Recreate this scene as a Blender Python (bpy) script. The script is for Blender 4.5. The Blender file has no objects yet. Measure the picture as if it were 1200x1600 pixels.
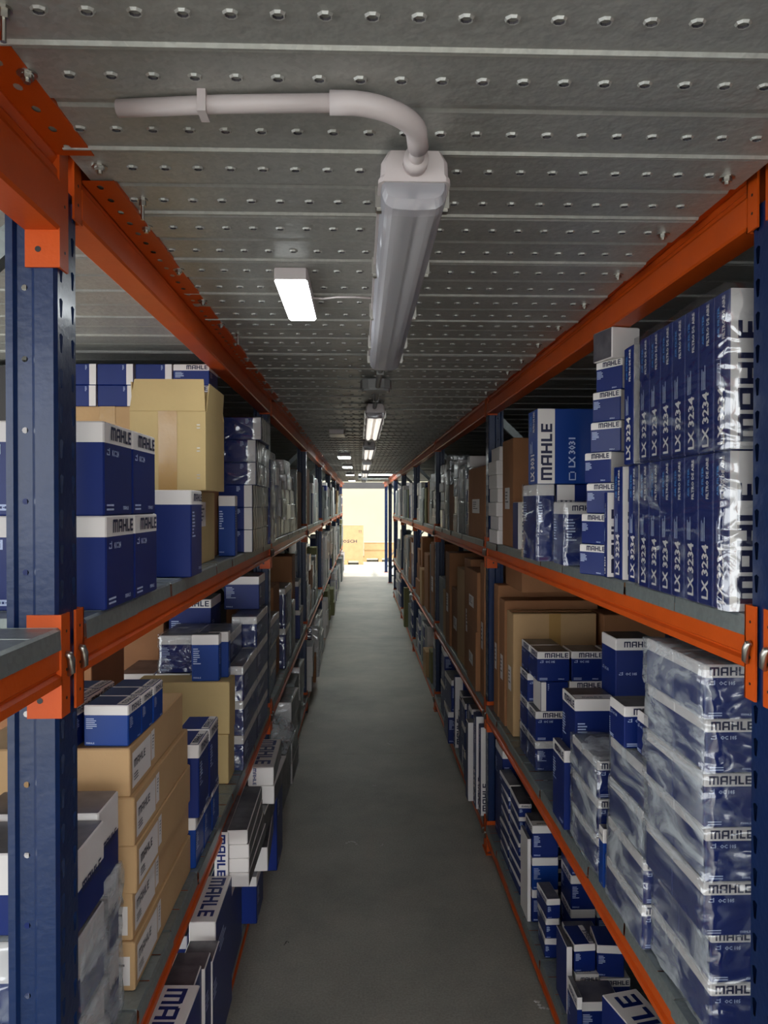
import bpy, bmesh, math, random
from mathutils import Vector, Matrix
random.seed(7)
R = math.radians
scene = bpy.context.scene
COL = scene.collection

# ------------------------------------------------------------------ camera
F_PX = 1200.0
cam_d = bpy.data.cameras.new('camera'); cam = bpy.data.objects.new('camera', cam_d); COL.objects.link(cam)
cam_d.sensor_fit = 'HORIZONTAL'; cam_d.sensor_width = 36.0; cam_d.lens = 36.0 * F_PX / 1200.0
cam_d.clip_start = 0.02; cam_d.clip_end = 200
CAM_Z = 1.65
cam.location = (0, 0, CAM_Z)
YAW, PITCH = math.atan(38 / 1200), math.atan(12 / 1200)
cam.rotation_euler = (R(90) - PITCH, 0, -YAW)
scene.camera = cam
CM = cam.rotation_euler.to_matrix()

# ------------------------------------------------------------------ sky, sun, exposure
SKY_STRENGTH = 3.6
world = bpy.data.worlds.new('sky'); scene.world = world; world.use_nodes = True
bg = world.node_tree.nodes['Background']
bg.inputs[0].default_value = (0.93, 0.97, 1.0, 1); bg.inputs[1].default_value = SKY_STRENGTH
sun_d = bpy.data.lights.new('sun', 'SUN'); sun_d.energy = 5.0; sun_d.angle = R(3); sun_d.color = (1, 0.96, 0.9)
sun = bpy.data.objects.new('sun', sun_d); COL.objects.link(sun)
sun.location = (4, 10, 12)
sun.rotation_euler = Vector((-0.12, 0.42, -1.0)).to_track_quat('-Z', 'Y').to_euler()
scene.view_settings.view_transform = 'Standard'
scene.view_settings.look = 'None'
scene.view_settings.exposure = 0.24
scene.view_settings.gamma = 1.0
scene.view_settings.use_curve_mapping = False
scene.cycles.max_bounces = 8
scene.cycles.transparent_max_bounces = 12
scene.cycles.caustics_reflective = False
scene.cycles.caustics_refractive = False
scene.cycles.sample_clamp_indirect = 4.0


# pixel -> world point on one of the planes x=, y=, z= (z above the eye)
def at(px, py, x=None, y=None, z=None):
    d = CM @ Vector(((px - 600) / F_PX, -(py - 800) / F_PX, -1))
    if x is not None: t = x / d.x
    elif y is not None: t = y / d.y
    else: t = z / d.z
    return Vector((d.x * t, d.y * t, CAM_Z + d.z * t))


# ------------------------------------------------------------------ materials
def srgb(r, g, b):
    f = lambda c: (c / 255 / 12.92) if c / 255 <= 0.04045 else ((c / 255 + 0.055) / 1.055) ** 2.4
    return (f(r), f(g), f(b), 1)


def mat(name, col, rough=0.6, metal=0.0, spec=0.5, var=0.0, vscale=8, bump=0.0, bscale=60, col2=None, coat=0.0, stretch=(1, 1, 1)):
    m = bpy.data.materials.new(name); m.use_nodes = True
    nt = m.node_tree; b = nt.nodes['Principled BSDF']
    b.inputs['Base Color'].default_value = col
    b.inputs['Roughness'].default_value = rough
    b.inputs['Metallic'].default_value = metal
    b.inputs['Specular IOR Level'].default_value = spec
    b.inputs['Coat Weight'].default_value = coat
    b.inputs['Coat Roughness'].default_value = 0.12
    if var or bump:
        tc = nt.nodes.new('ShaderNodeTexCoord'); mp = nt.nodes.new('ShaderNodeMapping')
        mp.inputs['Scale'].default_value = stretch
        nt.links.new(tc.outputs['Object'], mp.inputs['Vector'])
    if var:
        n = nt.nodes.new('ShaderNodeTexNoise'); n.inputs['Scale'].default_value = vscale; n.inputs['Detail'].default_value = 5
        r = nt.nodes.new('ShaderNodeValToRGB')
        c2 = col2 or tuple(c * (1 - var) for c in col[:3]) + (1,)
        r.color_ramp.elements[0].position = 0.35; r.color_ramp.elements[0].color = c2
        r.color_ramp.elements[1].position = 0.65; r.color_ramp.elements[1].color = col
        nt.links.new(mp.outputs[0], n.inputs['Vector']); nt.links.new(n.outputs[0], r.inputs[0])
        nt.links.new(r.outputs[0], b.inputs['Base Color'])
    if bump:
        n2 = nt.nodes.new('ShaderNodeTexNoise'); n2.inputs['Scale'].default_value = bscale; n2.inputs['Detail'].default_value = 3
        bp = nt.nodes.new('ShaderNodeBump'); bp.inputs['Strength'].default_value = bump; bp.inputs['Distance'].default_value = 0.004
        nt.links.new(mp.outputs[0], n2.inputs['Vector']); nt.links.new(n2.outputs[0], bp.inputs['Height'])
        nt.links.new(bp.outputs[0], b.inputs['Normal'])
    return m


M = {}
M['blue'] = mat('carton_blue', srgb(4, 32, 102), 0.45, coat=0.08, spec=.35, var=0.15, vscale=5)
M['bluel'] = mat('carton_bright_blue', srgb(2, 54, 132), 0.45, coat=0.08, spec=.35, var=0.12, vscale=5)
M['navy'] = mat('print_navy', srgb(20, 24, 62), 0.45)
M['dark'] = mat('print_charcoal', srgb(44, 42, 52), 0.4, coat=0.2, var=0.5, vscale=14, col2=srgb(96, 92, 96))
M['white'] = mat('carton_white', srgb(222, 216, 212), 0.55, var=0.05, vscale=6)
M['ink'] = mat('print_pale', srgb(176, 190, 222), 0.5)
M['cyan'] = mat('print_light_blue', srgb(70, 140, 205), 0.5)
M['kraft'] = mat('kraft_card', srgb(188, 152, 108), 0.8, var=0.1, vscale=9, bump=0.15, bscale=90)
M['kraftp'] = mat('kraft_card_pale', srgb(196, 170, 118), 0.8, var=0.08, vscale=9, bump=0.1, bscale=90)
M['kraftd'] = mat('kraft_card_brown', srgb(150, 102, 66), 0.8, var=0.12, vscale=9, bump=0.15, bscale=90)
M['tape'] = mat('packing_tape', srgb(176, 138, 84), 0.22, coat=0.5, bump=0.3, bscale=30)
M['olive'] = mat('olive_card', srgb(120, 118, 76), 0.7, var=0.1)
M['grey'] = mat('grey_card', srgb(140, 146, 146), 0.6, var=0.15)
M['orange'] = mat('orange_paint', srgb(198, 78, 10), 0.48, spec=.3, coat=0.08, var=0.1, vscale=12, bump=0.08, bscale=140)
M['post'] = mat('blue_rack_paint', srgb(4, 34, 78), 0.36, coat=0.15, var=0.15, vscale=10, bump=0.25, bscale=60)
M['steel'] = mat('bright_zinc', srgb(178, 175, 168), 0.32, metal=1.0)
M['black'] = mat('black_plastic', srgb(16, 16, 18), 0.5)
M['pvc'] = mat('white_pvc', srgb(206, 196, 194), 0.45)
M['pvcg'] = mat('grey_pvc', srgb(150, 150, 148), 0.5)
M['wall'] = mat('cream_wall', srgb(160, 156, 136), 0.8, var=0.08, vscale=0.7)
M['darkwall'] = mat('dark_sheet_wall', srgb(60, 58, 58), 0.8, var=0.2, vscale=2)
M['litter'] = mat('paper_bit', srgb(210, 208, 204), 0.7)
M['pallet'] = mat('pallet_wood', srgb(190, 156, 108), 0.8, var=0.2, vscale=12)


def galv(name, base, rough, qscale=55, qstr=0.5, vs=140, metal=.55):
    m = bpy.data.materials.new(name); m.use_nodes = True
    nt = m.node_tree; b = nt.nodes['Principled BSDF']; L = nt.links.new
    tc = nt.nodes.new('ShaderNodeTexCoord')
    v = nt.nodes.new('ShaderNodeTexVoronoi'); v.inputs['Scale'].default_value = vs
    r = nt.nodes.new('ShaderNodeValToRGB')
    r.color_ramp.elements[0].color = tuple(c * 0.90 for c in base[:3]) + (1,)
    r.color_ramp.elements[1].color = tuple(min(1, c * 1.05) for c in base[:3]) + (1,)
    sp = nt.nodes.new('ShaderNodeSeparateColor')
    L(tc.outputs['Object'], v.inputs['Vector']); L(v.outputs['Color'], sp.inputs[0]); L(sp.outputs[0], r.inputs[0])
    n0 = nt.nodes.new('ShaderNodeTexNoise'); n0.inputs['Scale'].default_value = 2.2; n0.inputs['Detail'].default_value = 6
    mx = nt.nodes.new('ShaderNodeMixRGB'); mx.blend_type = 'MULTIPLY'; mx.inputs[0].default_value = 0.45
    L(tc.outputs['Object'], n0.inputs['Vector']); L(r.outputs[0], mx.inputs[1]); L(n0.outputs[0], mx.inputs[2])
    L(mx.outputs[0], b.inputs['Base Color'])
    b.inputs['Metallic'].default_value = metal; b.inputs['Roughness'].default_value = rough
    n = nt.nodes.new('ShaderNodeTexNoise'); n.inputs['Scale'].default_value = qscale; n.inputs['Detail'].default_value = 2
    bp = nt.nodes.new('ShaderNodeBump'); bp.inputs['Strength'].default_value = qstr; bp.inputs['Distance'].default_value = 0.004
    L(tc.outputs['Object'], n.inputs['Vector']); L(n.outputs[0], bp.inputs['Height']); L(bp.outputs[0], b.inputs['Normal'])
    return m


M['galv'] = galv('galvanised_deck', srgb(194, 194, 187), 0.42, metal=.38)
M['galvd'] = galv('galvanised_shelf', srgb(158, 166, 164), 0.42, qscale=30, qstr=0.25, vs=110)


def film_mat(name, gloss, haze, scale=10.0, lo=.52, hi_=.62, tint=srgb(208, 214, 218), rough=.13, base=.01):
    """clear film: mostly see-through, glossy skin, pale patches painted in as bright reflections"""
    m = bpy.data.materials.new(name); m.use_nodes = True
    nt = m.node_tree; L = nt.links.new
    for n in list(nt.nodes): nt.nodes.remove(n)
    out = nt.nodes.new('ShaderNodeOutputMaterial')
    tr = nt.nodes.new('ShaderNodeBsdfTransparent'); tr.inputs[0].default_value = (.96, .97, .98, 1)
    gs = nt.nodes.new('ShaderNodeBsdfGlossy'); gs.inputs['Roughness'].default_value = rough
    df = nt.nodes.new('ShaderNodeBsdfDiffuse'); df.inputs['Color'].default_value = tint
    m1 = nt.nodes.new('ShaderNodeMixShader'); m2 = nt.nodes.new('ShaderNodeMixShader')
    tc = nt.nodes.new('ShaderNodeTexCoord'); mp = nt.nodes.new('ShaderNodeMapping'); mp.inputs['Rotation'].default_value = (0.7, 0.3, 0.5); mp.inputs['Scale'].default_value = (1.0, .55, 1.5)
    oi = nt.nodes.new('ShaderNodeObjectInfo'); ad = nt.nodes.new('ShaderNodeVectorMath'); ad.operation = 'ADD'
    L(tc.outputs['Object'], mp.inputs['Vector']); L(mp.outputs[0], ad.inputs[0]); L(oi.outputs['Location'], ad.inputs[1])
    n = nt.nodes.new('ShaderNodeTexNoise'); n.inputs['Scale'].default_value = scale; n.inputs['Detail'].default_value = 5; n.inputs['Roughness'].default_value = .6; n.inputs['Distortion'].default_value = .8
    r = nt.nodes.new('ShaderNodeValToRGB')
    r.color_ramp.elements[0].position = lo; r.color_ramp.elements[0].color = (base, base, base, 1)
    r.color_ramp.elements[1].position = hi_; r.color_ramp.elements[1].color = (haze, haze, haze, 1)
    n2 = nt.nodes.new('ShaderNodeTexNoise'); n2.inputs['Scale'].default_value = 11; n2.inputs['Detail'].default_value = 1; n2.inputs['Distortion'].default_value = 1.2
    bp = nt.nodes.new('ShaderNodeBump'); bp.inputs['Strength'].default_value = 0.6; bp.inputs['Distance'].default_value = 0.02
    m1.inputs[0].default_value = gloss
    L(ad.outputs[0], n.inputs['Vector']); L(ad.outputs[0], n2.inputs['Vector'])
    L(n.outputs[0], r.inputs[0]); L(n2.outputs[0], bp.inputs['Height']); L(bp.outputs[0], gs.inputs['Normal'])
    L(tr.outputs[0], m1.inputs[1]); L(gs.outputs[0], m1.inputs[2])
    L(r.outputs[0], m2.inputs[0]); L(m1.outputs[0], m2.inputs[1]); L(df.outputs[0], m2.inputs[2]); L(m2.outputs[0], out.inputs[0])
    return m


M['film'] = film_mat('stretch_film', .14, .28, 12, .56, .70)
M['filmcloud'] = film_mat('cloudy_stretch_film', .16, .66, 8, .44, .66, base=.06)  # cloudy areas are film reflections put into the colour
M['filmair'] = film_mat('crinkled_film', .20, .25, 8, .56, .66)
M['filmclear'] = film_mat('clear_bag', .25, .35, 14)
M['lens'] = film_mat('clear_lamp_cover', .15, .50, 3, .1, .3, srgb(196, 194, 200), .2)
tm = bpy.data.materials.new('translucent_sheet'); tm.use_nodes = True
_n = tm.node_tree.nodes; _t = _n.new('ShaderNodeBsdfTranslucent'); _t.inputs[0].default_value = (.9, .95, .95, 1)
tm.node_tree.links.new(_t.outputs[0], _n['Material Output'].inputs[0]); M['sheet'] = tm


def emit_mat(name, col, s):
    m = bpy.data.materials.new(name); m.use_nodes = True
    b = m.node_tree.nodes['Principled BSDF']
    b.inputs['Base Color'].default_value = col
    b.inputs['Emission Color'].default_value = col; b.inputs['Emission Strength'].default_value = s
    return m


M['led'] = emit_mat('led_panel', (0.92, 0.98, 1, 1), 14.0)
M['ledfar'] = emit_mat('led_panel_far', (0.92, 1.0, 0.98, 1), 40.0)
M['tubelit'] = emit_mat('lit_tube', (1, .95, .86, 1), 1.6)


def concrete():
    m = bpy.data.materials.new('concrete_floor'); m.use_nodes = True
    nt = m.node_tree; b = nt.nodes['Principled BSDF']; L = nt.links.new
    tc = nt.nodes.new('ShaderNodeNewGeometry')
    n = nt.nodes.new('ShaderNodeTexNoise'); n.inputs['Scale'].default_value = 1.3; n.inputs['Detail'].default_value = 8; n.inputs['Roughness'].default_value = 0.65
    r = nt.nodes.new('ShaderNodeValToRGB')
    r.color_ramp.elements[0].position = 0.3; r.color_ramp.elements[0].color = srgb(138, 138, 130)
    r.color_ramp.elements[1].position = 0.72; r.color_ramp.elements[1].color = srgb(180, 176, 163)
    n2 = nt.nodes.new('ShaderNodeTexNoise'); n2.inputs['Scale'].default_value = 130; n2.inputs['Detail'].default_value = 2
    mx = nt.nodes.new('ShaderNodeMixRGB'); mx.blend_type = 'OVERLAY'; mx.inputs[0].default_value = 0.35
    L(tc.outputs['Position'], n.inputs['Vector']); L(tc.outputs['Position'], n2.inputs['Vector'])
    L(n.outputs[0], r.inputs[0]); L(r.outputs[0], mx.inputs[1]); L(n2.outputs[0], mx.inputs[2]); L(mx.outputs[0], b.inputs['Base Color'])
    b.inputs['Roughness'].default_value = 0.55
    bp = nt.nodes.new('ShaderNodeBump'); bp.inputs['Strength'].default_value = 0.15; bp.inputs['Distance'].default_value = 0.003
    L(n2.outputs[0], bp.inputs['Height']); L(bp.outputs[0], b.inputs['Normal'])
    return m


M['concrete'] = concrete()
MATS = list(M.keys())


# ------------------------------------------------------------------ mesh builder
class MB:
    def __init__(s): s.v = []; s.f = []; s.m = []

    def poly(s, pts, m):
        i = len(s.v); s.v += [tuple(p) for p in pts]; s.f.append(tuple(range(i, i + len(pts)))); s.m.append(m)

    def box(s, x0, x1, y0, y1, z0, z1, m):
        i = len(s.v)
        s.v += [(x0, y0, z0), (x1, y0, z0), (x1, y1, z0), (x0, y1, z0), (x0, y0, z1), (x1, y0, z1), (x1, y1, z1), (x0, y1, z1)]
        for f in ((0, 3, 2, 1), (4, 5, 6, 7), (0, 1, 5, 4), (1, 2, 6, 5), (2, 3, 7, 6), (3, 0, 4, 7)):
            s.f.append(tuple(i + k for k in f)); s.m.append(m)

    def rings(s, rings, mats, cap0=None, cap1=None):
        i = len(s.v); n = len(rings[0])
        for r in rings: s.v += [tuple(p) for p in r]
        for k in range(len(rings) - 1):
            for j in range(n):
                a = i + k * n + j; b = i + k * n + (j + 1) % n
                s.f.append((a, b, b + n, a + n)); s.m.append(mats[k] if isinstance(mats, (list, tuple)) else mats)
        if cap0: s.f.append(tuple(i + j for j in reversed(range(n)))); s.m.append(cap0)
        if cap1: s.f.append(tuple(i + (len(rings) - 1) * n + j for j in range(n))); s.m.append(cap1)

    def prism_y(s, prof, y0, y1, m):   # prof of (x,z), counter-clockwise seen from -y
        s.rings([[(x, y0, z) for x, z in prof], [(x, y1, z) for x, z in prof]], m, m, m)

    def tube(s, pts, rad, m, n=12, cap=True):
        rs = []
        pts = [Vector(p) for p in pts]
        up = Vector((0, 0, 1))
        for k, p in enumerate(pts):
            t = (pts[min(k + 1, len(pts) - 1)] - pts[max(k - 1, 0)]).normalized()
            a = t.cross(up)
            if a.length < 1e-3: a = t.cross(Vector((1, 0, 0)))
            a.normalize(); b = a.cross(t)
            r = rad[k] if isinstance(rad, (list, tuple)) else rad
            rs.append([p + a * math.cos(2 * math.pi * j / n) * r + b * math.sin(2 * math.pi * j / n) * r for j in range(n)])
        s.rings(rs, m, m if cap else None, m if cap else None)

    def disc(s, c, r, axis, depth, m, n=8):   # short cylinder along an axis vector
        c = Vector(c); a = Vector(axis).normalized()
        s.tube([c, c + a * depth], r, m, n)

    def mesh(s, name, xf=None):
        me = bpy.data.meshes.new(name)
        v = s.v if xf is None else [tuple(xf @ Vector(p)) for p in s.v]
        me.from_pydata(v, [], s.f)
        used = []
        for k in s.m:
            if k not in used: used.append(k)
        for k in used: me.materials.append(M[k])
        ix = {k: i for i, k in enumerate(used)}
        me.polygons.foreach_set('material_index', [ix[k] for k in s.m])
        me.update()
        return me

    def ob(s, name, parent=None, loc=(0, 0, 0), recalc=True, smooth=False):
        me = s.mesh(name)
        if recalc:
            b = bmesh.new(); b.from_mesh(me); bmesh.ops.recalc_face_normals(b, faces=b.faces); b.to_mesh(me); b.free()
        if smooth:
            for p in me.polygons: p.use_smooth = True
        return link(name, me, parent, loc)


def link(name, me, parent=None, loc=(0, 0, 0), rot=None):
    o = bpy.data.objects.new(name, me); COL.objects.link(o)
    if parent: o.parent = parent
    o.location = loc
    if rot: o.rotation_euler = rot
    return o


LABELS = {}


def tag(o, label, cat, group=None):
    n = len(label.split())
    assert 4 <= n <= 16, label
    if label in LABELS: print('DUP LABEL', label)
    LABELS[label] = 1
    o['label'] = label; o['category'] = cat; o['kind'] = 'thing'
    if group: o['group'] = group
    return o


def struct(o):
    o['kind'] = 'structure'; return o


def empty(name, loc=(0, 0, 0)):
    o = bpy.data.objects.new(name, None); COL.objects.link(o); o.location = loc; o.empty_display_size = 0.05
    return o


def copy_tree(o, parent=None):
    c = o.copy(); COL.objects.link(c)
    if parent: c.parent = parent
    for ch in list(o.children): copy_tree(ch, c)
    return c


# block letters of the wordmark, as rectangles on a 0..1 x 0..1 cell
GL = {
    'M': (1.15, [(0, .78, 1.10, 1), (0, 0, .22, .8), (.44, 0, .66, .8), (.93, 0, 1.15, .8), (1.05, .75, 1.15, .93)]),
    'A': (.92, [(.12, .80, .92, 1), (0, 0, .24, .9), (.68, 0, .92, .85), (.2, .30, .7, .48)]),
    'H': (.9, [(0, 0, .24, 1), (.66, 0, .9, 1), (.2, .40, .7, .60)]),
    'L': (.68, [(0, 0, .24, 1), (.2, 0, .68, .2)]),
    'E': (.74, [(0, 0, .24, 1), (.2, 0, .74, .19), (.2, .81, .74, 1), (.2, .40, .7, .59)]),
}
WORD = []
_x = 0
for ch in 'MAHLE':
    w, rs = GL[ch]
    WORD += [(_x + a, b, _x + c, d) for a, b, c, d in rs]; _x += w + .16
WORD_W = _x - .16   # width in letter heights

_TXT = {}


def text2d(s):
    """triangles of a line of plain bold lettering, height 1 (cap)"""
    if s in _TXT: return _TXT[s]
    cu = bpy.data.curves.new('t', 'FONT'); cu.body = s; cu.resolution_u = 1; cu.offset = 0.028; cu.fill_mode = 'FRONT'
    o = bpy.data.objects.new('t', cu); COL.objects.link(o)
    bpy.context.view_layer.update()
    dg = bpy.context.evaluated_depsgraph_get(); ev = o.evaluated_get(dg); me = ev.to_mesh()
    vs = [(v.co.x, v.co.y) for v in me.vertices]; fs = [tuple(p.vertices) for p in me.polygons]
    ev.to_mesh_clear(); bpy.data.objects.remove(o); bpy.data.curves.remove(cu)
    y1 = max(v[1] for v in vs); x0 = min(v[0] for v in vs)
    vs = [((x - x0) / y1, y / y1) for x, y in vs]
    _TXT[s] = (vs, fs, max(v[0] for v in vs))
    return _TXT[s]


class Carton:
    """canonical carton a (x) by b (y) by c (z), base centre at the origin"""

    def __init__(s, a, b, c, fine=True):
        s.a, s.b, s.c = a, b, c; s.mb = MB(); s.fine = fine; s.off = 0.0006

    def body(s, levels, mats, top, bot=None):
        """levels: heights where the colour changes, len = len(mats)-1"""
        a, b, c = s.a / 2, s.b / 2, s.c
        e = min(0.0022, a * 0.1, b * 0.1)
        def ring(z, k=0.0):
            A, B = a - k, b - k
            if not s.fine: return [(-A, -B, z), (A, -B, z), (A, B, z), (-A, B, z)]
            return [(-A + e, -B, z), (A - e, -B, z), (A, -B + e, z), (A, B - e, z), (A - e, B, z), (-A + e, B, z), (-A, B - e, z), (-A, -B + e, z)]
        zs = [0.0] + list(levels) + [c]
        if s.fine:
            rs = [ring(0, e), ring(e)]; ms = [mats[0]]
            for i, z in enumerate(levels): rs.append(ring(z)); ms.append(mats[i])
            rs.append(ring(c - e)); ms.append(mats[-1]); rs.append(ring(c, e)); ms.append(mats[-1])
        else:
            rs = [ring(z) for z in zs]; ms = list(mats)
        s.mb.rings(rs, ms, bot or mats[0], top)

    def P(s, f, u, v, o=None):
        o = s.off if o is None else o
        a, b, c = s.a / 2, s.b / 2, s.c
        if f == 'F': return (-a + u, -b - o, v)
        if f == 'B': return (a - u, b + o, v)
        if f == 'R': return (a + o, -b + u, v)
        if f == 'L': return (-a - o, b - u, v)
        return (-a + u, -b + v, c + o)

    def wh(s, f):
        return {'F': (s.a, s.c), 'B': (s.a, s.c), 'R': (s.b, s.c), 'L': (s.b, s.c), 'T': (s.a, s.b)}[f]

    def rect(s, f, u0, v0, u1, v1, m, o=None):
        s.mb.poly([s.P(f, u0, v0, o), s.P(f, u1, v0, o), s.P(f, u1, v1, o), s.P(f, u0, v1, o)], m)

    def word(s, f, u, v, h, m='navy', rot=0, o=None):
        """wordmark of letter height h; rot 0 reads right, 90 reads up, -90 reads down"""
        o = s.off * 2 if o is None else o
        for x0, y0, x1, y1 in WORD:
            x0, y0, x1, y1 = x0 * h, y0 * h, x1 * h, y1 * h
            q = [(x0, y0), (x1, y0), (x1, y1), (x0, y1)]
            s.mb.poly([s.P(f, *s.rt(u, v, p, rot), o) for p in q], m)

    @staticmethod
    def rt(u, v, p, rot):
        if rot == 0: return u + p[0], v + p[1]
        if rot == 90: return u - p[1], v + p[0]
        if rot == 180: return u - p[0], v - p[1]
        return u + p[1], v - p[0]

    def text(s, f, u, v, h, st, m='ink', rot=0, wmax=None):
        vs, fs, w = text2d(st)
        sx = 1.0 if not wmax or w * h <= wmax else wmax / (w * h)
        for t in fs:
            s.mb.poly([s.P(f, *s.rt(u, v, (vs[i][0] * h * sx, vs[i][1] * h), rot), s.off * 2) for i in t], m)

    def lines(s, f, u, v, w, n, dh, m='ink', seed=1, rot=0):
        rr = random.Random(seed)
        for k in range(n):
            ww = w * rr.uniform(.45, 1)
            q = [(0, -k * dh), (ww, -k * dh), (ww, -k * dh + dh * .45), (0, -k * dh + dh * .45)]
            s.mb.poly([s.P(f, *s.rt(u, v, p, rot), s.off * 2) for p in q], m)

    def flaps(s, m, axis='x'):
        """closing flaps: two thin leaves meeting in the middle of the top"""
        a, b, c = s.a / 2, s.b / 2, s.c
        g = 0.0009; t = 0.0005; k = .003
        if axis == 'x':
            s.mb.box(-a + k, a - k, -b + k, -g, c, c + t, m); s.mb.box(-a + k, a - k, g, b - k, c, c + t, m)
        else:
            s.mb.box(-a + k, -g, -b + k, b - k, c, c + t, m); s.mb.box(g, a - k, -b + k, b - k, c, c + t, m)


def style_filter(a, b, c, v='', fine=True, code='OC 105'):
    """blue filter box with white band round the top. v flags: F/R/L word on that face, C code text, T printed top, s short lines, b bright blue, d dark top, k white strip on top"""
    k = Carton(a, b, c, fine)
    bh = min(.24 * c, .034) if c > .07 else .3 * c
    blue = 'bluel' if 'b' in v else 'blue'
    k.body([c - bh], [blue, 'white'], 'dark' if 'd' in v else ('blue' if 'k' in v else 'dark'))
    if fine and c < 3:
        w, h = a, b
        k.off = .0011
        k.rect('T', w * .72 if 'R' in v or 'k' in v else .004, .004, w - .004, h - .004, 'white')if ('k' in v) else None
        if 'T' in v:
            hh = min(w * .18, h * .8 / WORD_W) if 'k' in v else min(h * .3, w * .7 / WORD_W)
            if 'k' in v: k.word('T', w * .93, h * .12, hh, 'navy', 90)
            else:
                k.rect('T', .003, .003, w - .003, h * .34, 'white'); k.word('T', w * .2, h * .06, hh * .7, 'navy', 0)
        k.off = .0006
    if 'W' in v: k.rect('F', .001, .001, a - .001, c - bh + .001, 'white')
    for f in 'FRL':
        W, H = k.wh(f)
        if 'W' in v and f == 'F': continue
        if f in v:
            lh = min(bh * .66, W * (.86 if 'q' in v else .74) / WORD_W)
            k.word(f, W * .08 if 'q' in v else W - lh * WORD_W - W * .05, c - bh + (bh - lh) / 2, lh)
        if f in v or 's' in v:
            if fine:
                k.word(f, W - .36 * W if f in v else W * .06, c * .06, min(.07 * W, .05 * c) * .8, 'ink')
                if 'C' in v:
                    # small pictogram (engine outline) then the code
                    y = c - bh - c * .13; q = W * .1
                    k.rect(f, W * .08, y, W * .08 + q * .25, y + q * .25, 'ink'); k.rect(f, W * .08 + q * .2, y, W * .08 + q * .9, y + q * .12, 'ink')
                    k.rect(f, W * .08 + q * .8, y, W * .08 + q, y + q * .8, 'ink'); k.rect(f, W * .08 + q * .2, y + q * .5, W * .08 + q * .9, y + q * .62, 'ink')
                    k.text(f, W * .25, y, min(W * .065, c * .08), code, 'ink', 0)
                    k.lines(f, W * .06, c * .1, W * .25, 2, c * .045, seed=2)
                else:
                    n = 8 if c > .1 else 6
                    k.lines(f, W * .06, c - bh - c * .10, W * .3, n, min(c * .045, .008), seed=3)
    return k.mb


def style_air(a, b, c, v='L', fine=True, code='LX 3234'):
    """slim upright air-filter box: spine on L or R, broad faces F with a white strip next to the spine"""
    k = Carton(a, b, c, fine)
    sp = 'L' if 'L' in v else 'R'
    k.body([], ['bluel' if 'b' in v else 'blue'], 'white' if 'w' in v else 'blue')
    sw = min(a * .36, c * .24)
    u0 = .001 if sp == 'L' else a - sw
    k.rect('F', u0, .001, u0 + sw - .002, c - .001, 'white')
    lh = min(sw * .62, (c * .9) / WORD_W)
    k.word('F', u0 + sw / 2 + lh / 2, c * .05, lh, 'navy', 90)
    if fine:
        if a - sw > .06 and 'n' not in v:
            uu = u0 + sw + (a - sw) * .3 if sp == 'L' else (a - sw) * .5
            k.text('F', uu + .012, c * .22, min(.022, c * .09), code, 'ink', 90)
            # cloud outline beneath the code
            k.rect('F', uu - .006, c * .05, uu - .003, c * .15, 'ink'); k.rect('F', uu + .012, c * .05, uu + .015, c * .15, 'ink')
            k.rect('F', uu - .006, c * .05, uu + .015, c * .05 + .003, 'ink'); k.rect('F', uu - .002, c * .15, uu + .011, c * .15 + .003, 'ink')
        W, H = k.wh(sp)
        h = W * .42
        k.text(sp, W * .72, c * .04, h, code, 'white', 90, wmax=c * .36)
        k.text(sp, W * .74, c * .70, h * .42, 'FILTRO DE AIRE', 'white', 90, wmax=c * .27)
        k.text(sp, W * .40, c * .72, h * .32, 'AIR FILTER', 'cyan', 90, wmax=c * .22)
        k.lines(sp, W * .30, c * .42, c * .24, 3, W * .1, seed=4, rot=90)
    return k.mb


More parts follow.
